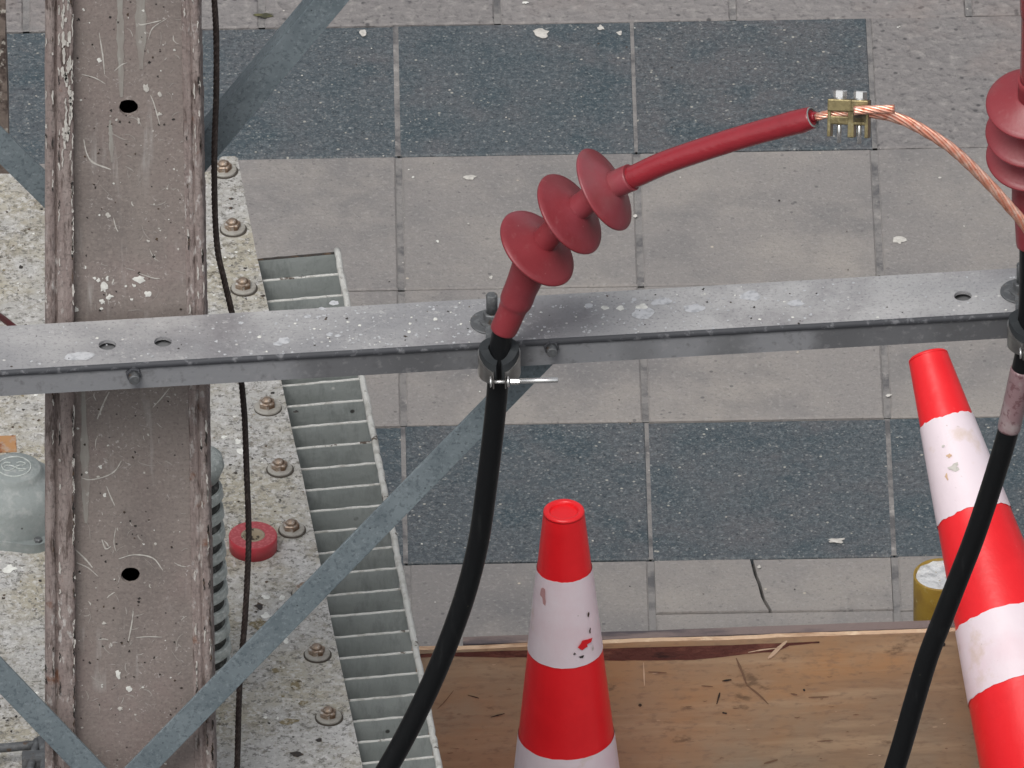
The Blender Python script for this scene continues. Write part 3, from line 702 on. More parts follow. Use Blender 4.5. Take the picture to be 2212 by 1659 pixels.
for pts, w_ in [([(299, 50), (307, 53), (348, 44)], .0022), ([(181, 301), (187, 330), (200, 350), (229, 362), (240, 366)], .0024), ([(214, 70), (222, 120), (226, 160)], .0016),
                ([(176, 160), (205, 168), (228, 181)], .0016), ([(247, 153), (262, 140), (275, 135)], .0014), ([(325, 205), (333, 225), (345, 268)], .0016),
                ([(236, 846), (225, 868), (210, 905)], .0022), ([(366, 838), (350, 858), (330, 880)], .0017), ([(176, 1032), (196, 1036), (230, 1028), (250, 1015), (262, 995)], .0018),
                ([(192, 800), (200, 773), (215, 770)], .0016), ([(230, 1050), (240, 1075), (248, 1092)], .0018), ([(162, 1186), (185, 1208), (200, 1226)], .0022),
                ([(165, 1215), (190, 1226), (212, 1245)], .0016), ([(256, 1207), (290, 1198), (330, 1205), (352, 1232)], .0020), ([(220, 1165), (228, 1185), (240, 1180)], .002),
                ([(288, 1320), (284, 1350), (277, 1385)], .0018), ([(293, 1377), (320, 1375), (350, 1376)], .0018), ([(212, 1381), (225, 1380), (234, 1382)], .0018),
                ([(376, 1215), (390, 1222), (402, 1224)], .0015), ([(300, 590), (330, 600), (345, 601)], .0015), ([(245, 470), (250, 490), (255, 500)], .0016),
                ([(360, 40), (330, 60), (320, 85)], .0012), ([(250, 1140), (246, 1170), (250, 1190)], .0010)]:
    stroke(pts, w_)
for (px, py, a, b, mi) in [(225, 623, 13, 20, 2), (302, 602, 19, 12, 2), (319, 634, 13, 11, 2), (237, 641, 11, 9, 2), (220, 651, 9, 9, 2), (289, 616, 8, 6, 2), (213, 605, 8, 7, 2),
                           (205, 600, 6, 5, 2), (165, 667, 9, 9, 2), (219, 667, 6, 5, 2), (232, 602, 6, 8, 2), (185, 578, 5, 5, 2), (214, 130, 8, 8, 2), 
                           (227, 1070, 7, 7, 2), (256, 1456, 10, 16, 2), (278, 1487, 11, 11, 2), (240, 1392, 7, 7, 1), (260, 1530, 9, 8, 1), (217, 1008, 8, 6, 2), (225, 1345, 9, 5, 1),
                           (315, 190, 12, 16, 1), (345, 204, 8, 8, 1), (345, 245, 10, 6, 1), (300, 262, 6, 12, 1), (320, 520, 7, 5, 1), (233, 465, 9, 9, 1)]:
    web.blob(wp(px, py), X, Z, a / 2 / PXM, b / 2 / PXM / .826, NF, .0004, mi, 12, .5)
for k in range(190):
    px, py = xpy(); s_ = R.uniform(2, 5.5)
    web.blob(wp(px, py), X, Z, s_ / 2 / PXM, s_ / 2 / PXM, NF, .0002, R.choice([1, 2, 4, 4, 4]), 8, .5)
# pale upright streaks
for (x0, y0, x1, y1, wd) in [(258, -80, 262, 210, 14), (303, -80, 305, 150, 20), (238, 260, 242, 350, 9), (180, 845, 186, 1130, 17)]:
    pts = [wp(x0 + (x1 - x0) * t / 16, y0 + (y1 - y0) * t / 16) for t in range(17)]
    web.ribbon(pts, NF, wd / PXM, .00012, 5)
M_FAINT = mat('faint_scuffs', (0.3366, 0.3086, 0.2851, 1), rough=.8)
M_STREAK = mat('pale_streaks', (0.3192, 0.3098, 0.283, 1), [((0.2514, 0.2178, 0.2, 1), 'noise', 40, .42, .6, {'stretch': (1, 1, .2)}), ((0.4062, 0.3872, 0.361, 1), 'noise', 90, .6, .7)], rough=.8)
web.build('web', [M_POLE, M_DROP, M_WHITE, M_VOID, M_FLECK, M_STREAK, M_FAINT], pole)

# post behind, far left edge
yb = U(0, 300, z=ZL).y + .25
pb = U(-12, 200, y=yb); pz = pb.copy(); pz.z = 0
po = MB()
topz = U(0, -420, y=yb).z
xr_ = U(15, 150, y=yb).x
vs = []; prof_ = [(-.30, 0), (-.02, 0), (-.012, -.018), (0, -.018), (.0, .05), (-.30, .05)]
lv = 40
for k in range(lv + 1):
    zz = topz * k / lv
    for (a, b) in prof_: vs.append(Vector((xr_ + a + .0025 * noise.noise(Vector((k * .8, a * 30, 2))), yb + b, zz)))
n = len(prof_)
po.add(vs, [(r * n + c, r * n + (c + 1) % n, (r + 1) * n + (c + 1) % n, (r + 1) * n + c) for r in range(lv) for c in range(n)], 0)
po.add(vs[-n:], [list(range(n))], 0)
tag(po.build('steel_post', M_RUST, loc=(xr_, yb, 0)), 'rusty flaking brown post at the upper left edge, behind the brace', 'post')

# ================================================================== CROSSARM (slightly turned)
ZC = None
# top sheet lies on a horizontal plane whose back edge touches the pole flange
pc = U(280, 705 - .0573 * 280, y=YP - .030); ZC = pc.z
def ctop(px): return U(px, 705 - .0573 * px, z=ZC)
def cfro(px): return U(px, 800 - .0580 * px, z=ZC)
A_, B_ = ctop(-420), ctop(2500); cdir = (B_ - A_).normalized(); cn = Vector((cdir.y, -cdir.x, 0)).normalized()   # cn points to the viewer
depth = (cfro(1100) - ctop(1100)).dot(cn)
clen = (B_ - A_).length
def cpt(px, py):   # photo pixel on the top sheet -> (along, across)
    q = U(px, py, z=ZC) - A_; return q.dot(cdir), q.dot(cn)
M_SPECK0 = mat('bright_zinc', (0.165, 0.168, 0.174, 1), rough=.6)
ca = tag(empty('crossarm', pole_base + Vector((0, 0, 0))), 'pale galvanised steel crossarm bolted across the front of the brown pole', 'crossarm')
ca.location = A_ + cdir * (clen * .25) + cn * depth * .5
tb = MB(); tth = .0048
holes = [cpt(232, 745), cpt(352, 738), cpt(2080, 639)]
def ap(a, b, dz=0): return A_ + cdir * a + cn * b + Z * dz
def rect(a0, a1, b0, b1):
    for dz, fl_ in ((0, 1), (-tth, -1)): tb.add([ap(a0, b0, dz), ap(a1, b0, dz), ap(a1, b1, dz), ap(a0, b1, dz)], [(0, 1, 2, 3)[::fl_]], 0)
hx = .021; aa = 0.
for (a, b) in holes:
    rect(aa, a - hx, 0, depth); rect(a - hx, a + hx, 0, b - hx); rect(a - hx, a + hx, b + hx, depth)
    n = 40; sq = []; ci = []
    for k in range(n):
        th = 2 * math.pi * k / n + math.pi / 4; c_, s_ = math.cos(th), math.sin(th); m_ = max(abs(c_), abs(s_))
        sq.append(ap(a + c_ / m_ * hx, b + s_ / m_ * hx)); ci.append(ap(a + c_ * .0107, b + s_ * .0107))
    tb.add(sq + ci + [p - Z * tth for p in ci], [(k, (k + 1) % n, (k + 1) % n + n, k + n) for k in range(n)] +
           [(k + n, (k + 1) % n + n, (k + 1) % n + 2 * n, k + 2 * n) for k in range(n)], 0)
    aa = a + hx
rect(aa, clen, 0, depth)
# edges of the sheet: rounded fold at the front
hp_ = MB(); hp_.box(ap(cpt(290, 741)[0], depth * .5, -.0125), .16, depth - .02, .004, cdir, cn, Z, 0); hp_.build('backing_plate', M_SPECK0, ca); hp_ = MB(); hp_.box(ap(cpt(2080, 639)[0], depth * .5, -.0135), .07, depth - .02, .004, cdir, cn, Z, 0); hp_.build('backing_plate', M_SPECK0, ca)
k_ = 240
vs = []
for k in range(k_ + 1):
    a = clen * k / k_
    j = .0006 * noise.noise(Vector((k * .5, 0, 0)))
    vs += [ap(a, depth, 0), ap(a, depth + .003 + j, -.001), ap(a, depth + .0044 + j, -.0042), ap(a, depth + .0026 + j, -.0078)]
tb.add(vs, [(4 * k + c, 4 * k + 4 + c, 4 * k + 5 + c, 4 * k + 1 + c) for k in range(k_) for c in range(3)], 1, True)
tb.add([ap(0, 0), ap(clen, 0), ap(clen, 0, -tth), ap(0, 0, -tth)], [(0, 1, 2, 3)], 0)
def cblob(px, py, w_, h_, mi, rag=.22):
    a, b = cpt(px, py); tb.blob(ap(a, b), cdir, cn, w_ / 2 / PXM, h_ / 2 / PXM / .565, Z, .0004, mi, 16, rag)
for a in [(1388, 676, 40, 24, 3), (1386, 664, 28, 12, 2), (1340, 666, 16, 9, 2), (1307, 665, 13, 8, 2), (1272, 661, 18, 10, 3), (1414, 655, 14, 9, 3), (1433, 650, 30, 14, 3), (1370, 648, 10, 6, 3),
          (940, 690, 8, 6, 2), (886, 700, 6, 4, 2), (884, 717, 7, 5, 2), (730, 725, 10, 6, 3), (713, 723, 12, 7, 3), (664, 684, 14, 7, 3), (696, 667, 12, 6, 3), (722, 655, 18, 9, 3), (616, 735, 24, 12, 3),
          (600, 743, 20, 9, 3), (520, 698, 10, 5, 3), (1500, 665, 40, 16, 3), (1620, 640, 46, 18, 3), (1720, 655, 30, 12, 3), (560, 728, 8, 4, 2), (170, 770, 60, 16, 3)]:
    cblob(*a)
for k in range(420):
    px = R.uniform(0, 2200) if R.random() < .5 else R.gauss(R.choice([700, 900, 1180, 1400, 1650]), 90)
    py = 705 - .0573 * px + R.uniform(6, 94); s_ = R.uniform(1.5, 5)
    cblob(px, py, s_ * 1.2, s_ * .7, R.choice([2, 3, 3, 3, 3, 3, 3, 4]), .4)
M_SPECK = mat('pale_zinc_blooms', (.50, .51, .53, 1), [((.34, .35, .37, 1), 'noise', 120, .48, .62)], rough=.7)
tb.build('top_flange', [M_GALV, M_LIP, M_WHITE, M_SPECK, M_FLECK], ca)
fb = MB(); hfl = .0330
c0 = ap(clen / 2, depth - .0022, -.005 - hfl / 2)
fb.box(c0, clen, .0045, hfl, cdir, cn, Z, 0)
fb.build('front_flange', M_GALVF, ca)
bb = MB(); bb.box(ap(clen / 2, .003, -.005 - hfl / 2), clen, .0045, hfl, cdir, cn, Z, 0)
bb.build('rear_flange', M_GALVF, ca)
# fixing bolts in the front flange
for px, py in ((288, 803), (1190, 744)):
    q = U(px, py, pl=(c0, cn)); a = (q - A_).dot(cdir)
    b1 = MB(); q = ap(a, depth, (q - A_).z)
    b1.lathe(q, cn, [(-.002, .0098), (.005, .0098), (.006, .009)], 6, 0, False); b1.lathe(q + cn * .006, cn, [(0, .0066), (.010, .0066), (.0112, .0058)], 20, 1)
    b1.build('fixing_bolt', [M_LIP, M_DSTEEL], ca, loc=q)

# ================================================================== BRACES
def brace(e0, e1_, wpx, yfun, label, flip=1, lipside=1):
    """angle-iron brace between two photo points (centre line), in an upright plane"""
    p0, p1 = U(*e0, y=yfun), U(*e1_, y=yfun)
    d = (p1 - p0).normalized(); nrm = Vector((0, -1, 0)); sd = d.cross(nrm).normalized()
    w_ = wpx
    o = MB(); cen = (p0 + p1) / 2; L_ = (p1 - p0).length
    o.box(cen, L_, w_, .0045, d, sd, nrm, 0, bev=.0009)
    # second leg folded back at one side
    o.box(cen + sd * (lipside * (w_ / 2 - .0024)) - nrm * (.0045 / 2 + w_ * .38), L_, .0046, w_ * .76 - .0005, d, sd, nrm, 0)
    ob = o.build('brace', M_BRACE, loc=p0 if p0.z < p1.z else p1)
    tag(ob, label, 'brace', 'galvanised diagonal braces of the pole')
    return ob
b1 = brace((1178, 764), (250, 1716), .0325, YP - .045, 'grey diagonal brace crossing in front of the fins, up behind the black cable', lipside=-1)
b2 = brace((-260, 1185), (222, 1690), .0335, YP - .047, 'grey diagonal brace in front of the pole foot, from the left edge down')
b3 = brace((880, -196), (380, 400), .0350, YP + .150, 'grey diagonal brace behind the black wire rope, above the crossarm')
b4 = brace((-300, 15), (240, 550), .0350, YP + .155, 'grey diagonal brace at the upper left, between pole and rusty post')

# ================================================================== BLACK WIRE ROPE
rp = [(455, -260), (460, -60), (463, 0), (467, 80), (467, 200), (463, 330), (464, 450), (470, 540), (483, 600), (500, 672), (512, 740), (520, 810), (528, 900), (532, 1000),
      (537, 1150), (534, 1250), (528, 1350), (519, 1450), (515, 1550), (512, 1659), (505, 1760)]
yr = YP + .035
pth = smooth_path([U(a, b, y=yr) for a, b in rp], 10)
# resample finely, then lay six strands round the core line
def resample(P, step):
    out = [P[0].copy()]; acc = 0
    for a, b in zip(P[:-1], P[1:]):
        L_ = (b - a).length; t = step - acc
        while t <= L_: out.append(a.lerp(b, t / L_)); t += step
        acc = (acc + L_) % step
    return out
def strands(mb, P, r_core, ns, pitch, n=6, mi=0, fill=True):
    T = [(P[min(i + 1, len(P) - 1)] - P[max(i - 1, 0)]).normalized() for i in range(len(P))]
    A = T[0].orthogonal().normalized(); fr_ = []
    for t in T:
        A = (A - t * A.dot(t)).normalized(); fr_.append((A.copy(), t.cross(A)))
    step = (P[1] - P[0]).length
    rs = r_core * math.sin(math.pi / ns) / (1 + math.sin(math.pi / ns)) * 1.08; rc = r_core - rs
    for s_ in range(ns):
        pts = []
        for i, p in enumerate(P):
            th = 2 * math.pi * (s_ / ns + i * step / pitch); a, b = fr_[i]
            pts.append(p + (a * math.cos(th) + b * math.sin(th)) * rc)
        mb.tube(pts, rs, n, mi)
    if fill: mb.tube(P, rc * .8, 6, mi)
ro = MB(); strands(ro, resample(pth, .0035), .0040, 5, .034, 6)
bot = pth[-1].copy(); zz = bot.z
rest = smooth_path([pth[-1], pth[-1] + Vector((-.01, -.02, -.15)), Vector((bot.x - .03, bot.y - .06, .45)), Vector((bot.x - .04, bot.y - .08, 0.0))], 10)
ro.tube(rest, .0044, 8)
tag(ro.build('wire_rope', M_ROPE, loc=(bot.x - .04, bot.y - .08, 0)), 'thin black twisted wire rope hanging down beside the right edge of the brown pole', 'wire rope')

# ================================================================== POWER CABLES WITH TERMINATIONS
def yfront(px): return (A_ + cdir * ((U(px, 745, z=ZC) - A_).dot(cdir)) + cn * depth).y
def cable_thing(name, label):
    e = empty(name, (0, 0, 0)); tag(e, label, 'cable', 'black power cables with red terminations'); return e
def shed(parent, c, ax, rr=.0605, mi=0):
    """umbrella skirt; c is the centre of the rim"""
    s_ = MB(); ax = Vector(ax).normalized(); o = Vector(c) + ax * .013 * KF
    s_.lathe(o, ax, [(a_ * KF, b_ * KF) for a_, b_ in [(-.010, .0178), (-.0112, .030), (-.0140, .050), (-.0162, rr - .002), (-.0160, rr - .0002), (-.0140, rr + .0006), (-.0120, rr - .0004), (-.0098, rr * .88),
                     (-.0050, .0420), (-.0005, .0310), (.0030, .0245), (.0046, .0205), (.0052, .0182)]], 72, 0)
    return s_.build('shed', M_RED, parent)
# --- cable 1 (middle)
y1 = yfront(1078) - .036
def yy(px): return y1 - .27 * max(0., px - 1120) / PXM
c1 = cable_thing('power_cable', 'black power cable curving down from the clamp, its red three-skirt termination bending right')
low = [(560, 2050), (700, 1870), (780, 1752), (837, 1659), (882, 1578), (932, 1475), (974, 1373), (1009, 1271), (1034, 1168), (1049, 1066), (1062, 963), (1072, 870), (1077, 800), (1081, 745), (1089, 708), (1104, 677)]
lp = [U(a, b, y=y1) for a, b in low]
_s = (lp[0] - lp[1]) / (lp[1].z - lp[0].z); _h = lp[0].z
g_end = [lp[0] + _s * (_h * .45), Vector((lp[0].x + _s.x * _h * .7, lp[0].y, .02))]
c1.location = g_end[1] - Z * .02
sh = MB(); sh.tube(smooth_path(g_end[::-1] + lp, 10), .0146 * KF, 28)
sh.build('cable_sheath', M_BLACK, c1)
bodypx = [(1087, 714, .0178), (1089, 709, .0186), (1096, 694, .0188), (1103, 678, .0189), (1107, 668, .0192), (1110, 661, .0198), (1114, 652, .0222), (1118, 642, .0228), (1125, 624, .0226), (1134, 603, .0236), (1144, 577, .0244),
          (1156, 550, .0240), (1161, 540, .0185), (1175, 521, .0180), (1195, 500, .0180), (1231, 464, .0180), (1262, 440, .0180), (1290, 420, .0184), (1318, 404, .0187), (1345, 391, .0187), (1364, 383, .0187)]
P = [U(a, b, y=yy(a)) for a, b, c in bodypx]
bd = MB(); 
def refine(P, rr, n=4):
    Q = smooth_path(P, n); out = []
    for i in range(len(Q)):
        k = min(i // n, len(rr) - 2) if i < len(Q) - 1 else len(rr) - 2
        t = (i - k * n) / n; out.append(rr[k] * (1 - t) + rr[k + 1] * t)
    return Q, out
Q, rr = refine(P, [c * KF for _, _, c in bodypx]); bd.tube(Q, rr, 36); bd.build('termination_body', M_RED, c1)
shed(c1, U(1161, 536, y=yy(1161)), (.59, -.196, .783))
shed(c1, U(1231, 462, y=yy(1231)), (.719, -.188, .669))
shed(c1, U(1306, 409, y=yy(1306)), (.806, -.129, .578))
tbp = [(1355, 387, .0150), (1375, 379, .0160), (1430, 354, .0160), (1485, 334, .0160), (1538, 316.5, .0160), (1590, 300, .0160), (1645, 284, .0160), (1690, 272, .0162), (1712, 266, .0166), (1728, 262, .0167),
       (1744, 257, .0157), (1755, 253.5, .0147)]
P = [U(a, b, y=yy(a)) for a, b, c in tbp]; Q, rr = refine(P, [c * KF for _, _, c in tbp])
et_ = MB(); et_.tube(Q, rr, 36, prof=lambda i, th: 1 + .012 * noise.noise(Vector((math.cos(th) * 2, math.sin(th) * 2, i * .35))))
tube_o = et_.build('heat_shrink_tube', M_REDG, c1)
axe = (Q[-1] - Q[-3]).normalized(); axe = Vector((.83, -.27, .49)).normalized()
ri = MB(); ri.lathe(Q[-1] - axe * .0035, axe, [(0, .0126), (.0044, .0127), (.0046, .0112), (.0034, .0092), (-.0020, .0086)], 36, 0, mis=[0, 0, 1, 2, 2])
ri.build('tube_rim', [M_CAST, M_DSTEEL, M_VOID], c1)
yw = yy(1757)
ins = MB(); s0 = Q[-1] + axe * .0004
ins.tube(smooth_path([s0, s0 + axe * .005 - Z * .0, U(1768, 252, y=yw - .006)], 4), [.0060] * 4 + [.0054] * 3 + [.0050] * 2, 20)
ins.build('core_insulation', M_REDG, c1)
wires = MB()
cw = smooth_path([U(1764, 253, y=yw - .006), U(1782, 248, y=yw - .01), U(1800, 245, y=yw - .012), U(1850, 242, y=yw - .015)], 8)
strands(wires, resample(cw, .0035), .0052, 6, .05, 8)
wires.build('copper_conductor', M_COPPER, c1)

# --- parallel-groove brass connector
kc = tag(empty('wire_connector', U(1816, 248, y=yw - .014)), 'small brass clamp connector with two bolts joining the copper wires', 'connector')
yk = yw - .014
K = U(1816, 248, y=yk)
kd = Vector((.97, -.20, .06)).normalized(); kz = Vector((-.03, .46, .88)); kz = (kz - kd * kz.dot(kd)).normalized(); kn = kd.cross(kz).normalized()
def kp(a, b, c): return K + kd * (a * .001) + kn * (b * .001) + kz * (c * .001)
def unit(c0_, nm, w_, slim=False):
    s_ = MB()
    # saddle body: top bar and two long cheek legs, with an open window in front
    s_.box(kp(c0_, 0, 11), w_, .024, .014, kd, kn, kz, 0, bev=.0016)
    for a, t_ in ((-w_ * 500 + 2.2, .0046), (w_ * 500 - 2.2, .0050)):
        s_.box(kp(c0_ + a, 0, -9), t_, .020, .032, kd, kn, kz, 0, bev=.0009)
    s_.build('saddle', M_BRASS, kc)
    s2 = MB(); s2.box(kp(c0_, 2, -6), w_ - .008, .016, .0095, kd, kn, kz, 0, bev=.0014); s2.build('pressure_block', M_BRASS, kc)
    s3 = MB()
    s3.lathe(kp(c0_ - 1, 3, -32), kz, [(0, .0030), (.030, .0030)], 16, 0)
    s3.lathe(kp(c0_ - 1, 1, 18.2), kz, [(0, .0090), (.0014, .0090)], 24, 0, False)
    s3.lathe(kp(c0_ - 1, 1, 19.8), kz, [(0, .0094), (.0072, .0094), (.0082, .0084)], 6, 0, False)
    s3.build('clamp_bolt', M_SHINY, kc)
unit(0, 'a', .0330); unit(28, 'b', .0240)
wsh = MB(); wsh.box(kp(28, 8, 3), .020, .004, .022, kd, kn, kz, 0, bev=.001); wsh.box(kp(13, -7, 8), .050, .004, .020, kd, kn, kz, 0, bev=.001); wsh.build('back_plate', M_VOIDB, kc)

# --- bare copper wire from the connector, off to the right
cu = [(1840, 244), (1870, 243), (1900, 246), (1929, 252), (1957, 262), (1985, 276), (2026, 300), (2063, 327), (2107, 368), (2148, 410), (2184, 451), (2212, 484), (2250, 545), (2275, 640), (2290, 760)]
cP = smooth_path([U(a, b, y=yk - .004 - .02 * max(0, (a - 1930)) / 280) for a, b in cu], 8)
cuw = MB(); strands(cuw, resample(cP, .004), .0068, 7, .14, 9)
endp = cP[-1]
cuw.tube(smooth_path([endp, endp + Vector((.01, 0, -.3)), Vector((endp.x + .03, endp.y, .5)), Vector((endp.x + .02, endp.y, 0))], 10), .0066, 10)
tag(cuw.build('copper_wire', M_COPPER, loc=(endp.x + .02, endp.y, 0)), 'bare twisted copper wire arching down to the right from the brass connector', 'wire')
stub = MB()
sP = smooth_path([U(1845, 239, y=yk - .016), U(1880, 237, y=yk - .018), U(1915, 236, y=yk - .018), U(1936, 235.5, y=yk - .018)], 6)
strands(stub, resample(sP, .003), .0056, 6, .07, 8)
so = stub.build('copper_stub', M_COPPER, kc)
for ch in kc.children:
    if ch is not so: ch.scale = (.87, .92, 1.10)

# --- cable 2 (right edge)
y2 = yfront(2222) - .036
c2 = cable_thing('power_cable', 'black power cable at the right edge with a pink wrapped label and upright red termination')
low2 = [(1760, 2150), (1850, 1900), (1933, 1659), (1974, 1520), (2006, 1415), (2040, 1327), (2072, 1245), (2101, 1171), (2128, 1093), (2153, 1015), (2174, 945), (2190, 880), (2203, 820), (2214, 770), (2221, 720), (2224, 620), (2225, 540), (2224, 515)]
lp = [U(a, b, y=y2) for a, b in low2]
_s = (lp[0] - lp[1]) / (lp[1].z - lp[0].z); _h = lp[0].z
g_end = [lp[0] + _s * (_h * .45), Vector((lp[0].x + _s.x * _h * .7, lp[0].y, .02))]
c2.location = g_end[1] - Z * .02
sh = MB(); P2 = smooth_path(g_end[::-1] + lp, 10); sh.tube(P2, .0146 * KF, 28); sh.build('cable_sheath', M_BLACK, c2)
lb = MB(); lb.tube(smooth_path([U(a, b, y=y2) for a, b in [(2179, 928), (2184, 905), (2190, 880), (2197, 848), (2203, 820), (2208, 796)]], 6), [.0152 * KF] + [.0160 * KF] * 29 + [.0152 * KF], 28)
tag(lb.build('label_wrap', M_LABEL, c2), None)
b2px = [(2224, 530, .0178), (2224, 520, .0186), (2223, 490, .0190), (2223, 470, .0200), (2223, 450, .0235), (2223, 405, .0235), (2224, 370, .0215), (2225, 340, .0190)]
ay = lambda py: y2 - .05 * max(0., 340 - py) / 130
P = [U(a, b, y=ay(b)) for a, b, c in b2px]
P += [U(2226, 287, y=ay(287)), U(2227, 224, y=ay(224)), U(2228, 170, y=ay(170))]
rr_ = [c * KF for _, _, c in b2px] + [.018 * KF, .018 * KF, .0185 * KF]
Q, rr = refine(P, rr_); bd = MB(); bd.tube(Q, rr, 32); bd.build('termination_body', M_RED, c2)
for a, b in ((2227, 336), (2226, 285), (2227, 224)): shed(c2, U(a, b, y=ay(b)), (0, -.33, .944), .0605)
tt = MB(); Q, rr = refine([U(2229, 180, y=ay(180)), U(2230, 100, y=ay(100)), U(2231, 40, y=ay(40)), U(2231, 25, y=ay(25)), U(2231, -20, y=ay(-20)), U(2232, -60, y=ay(-60))], [c * KF for c in (.0165, .0155, .0155, .017, .0178, .015)])
tt.tube(Q, rr, 28); tt.build('heat_shrink_tube', M_REDG, c2)

# ================================================================== CABLE CLAMPS
def clamp(px, label):
    a, _ = cpt(px, 745); yc = y1 if px < 1500 else y2
    top = U(px, 745 if px < 1500 else 683, y=yc)
    e = tag(empty('cable_clamp', top), label, 'clamp', 'cable clamps on the crossarm')
    n = 44; r_o, r_i = .0270, .0150
    # rubber ring, open towards the viewer, its top dipping to the opening
    rb = MB(); gap = .30
    def wall(ri_, ro_, z0f, z1f, mi_, mb, g_=gap):
        vs = []; N_ = 60
        for k in range(N_ + 1):
            th = -math.pi / 2 + g_ + (2 * math.pi - 2 * g_) * k / N_
            c_, s_ = math.cos(th), math.sin(th); z0, z1 = z0f(s_), z1f(s_)
            for (rr, zz_) in ((ri_, z0), (ro_, z0), (ro_, z1), (ri_, z1)): vs.append(top + Vector((c_ * rr, s_ * rr, zz_)))
        fs = [(4 * k + c, 4 * k + (c + 1) % 4, 4 * k + 4 + (c + 1) % 4, 4 * k + 4 + c) for k in range(N_) for c in range(4)]
        fs += [(0, 1, 2, 3), (4 * N_, 4 * N_ + 3, 4 * N_ + 2, 4 * N_ + 1)]
        mb.add(vs, fs, mi_)
    dip = lambda s_: -.004 - .020 * max(0., -s_ - .35) ** 1.2
    wall(.0149, .0272, lambda s_: -.046, dip, 0, rb, .16); rb.build('rubber_insert', M_RUBBER, e)
    bd_ = MB(); wall(.0274, .0292, lambda s_: -.046, lambda s_: -.012 - .016 * max(0., -s_) ** 1.5, 0, bd_, .26); bd_.build('steel_band', M_STEEL, e)
    # ears with tightening bolt across the front
    er = MB(); yb_ = -.0345
    for sx in (-1, 1):
        er.box(top + Vector((sx * .0082, yb_ + .0015, -.036)), .0018, .013, .020, bev=.0006)
    er.build('band_ear', M_STEEL, e)
    sc_ = MB(); q = top + Vector((0, yb_ - .001, -.0365))
    sc_.lathe(q - X * .0130, X, [(0, .0078), (.0020, .0078), (.0028, .006)], 18, 0)
    sc_.lathe(q - X * .0100, X, [(0, .0024), (.0220, .0024)], 12, 0)
    sc_.lathe(q + X * .0105, X, [(0, .0078), (.002, .0078), (.003, .006)], 18, 0)
    sc_.lathe(q + X * .0150, X, [(0, .0046), (.012, .0042)], 6, 0, False)
    if px < 1500: sc_.lathe(q + X * .027 + Z * .001, X + Z * .012, [(0, .0038), (.052, .0038), (.0528, .0030)], 16, 0)
    sc_.build('clamp_screw', M_SHINY, e)
    # stem to the stud on the crossarm
    (sx_, sy_) = (1063, 697) if px < 1500 else (2208, 631)
    ba, bb_ = cpt(sx_, sy_); sp = ap(ba, bb_)
    sm = MB(); sm.box((sp + top) / 2 + Z * -.004 + X * -.004, .016, abs(sp.y - top.y) - .03, .006, bev=.001); sm.build('mounting_strap', M_DSTEEL, e)
    bt = MB()
    bt.lathe(sp, Z, [(0.0002, .0300), (.0022, .0300), (.003, .029)], 40, 0, False)
    bt.lathe(sp + Z * .0032, Z, [(0, .0175), (.002, .0175)], 28, 0, False)
    bt.lathe(sp + Z * .0054, Z, [(0, .0125), (.011, .0125), (.012, .0112)], 6, 0, False)
    bt.lathe(sp + Z * .0170, Z, [(0, .0078), (.028, .0078), (.0295, .0066)], 24, 0)
    bo3 = bt.build('mounting_stud', M_DSTEEL, e, loc=sp); bo3.scale = (KF, KF, KF)
    for ch in e.children:
        if ch.name.split('.')[0] in ('rubber_insert', 'steel_band', 'band_ear', 'clamp_screw'): ch.scale = (KF, KF, KF)
clamp(1078, 'black lined steel cable clamp at the middle of the crossarm, shiny screw pointing right')
clamp(2222, 'black lined steel cable clamp at the right edge of the crossarm, cut by the frame')

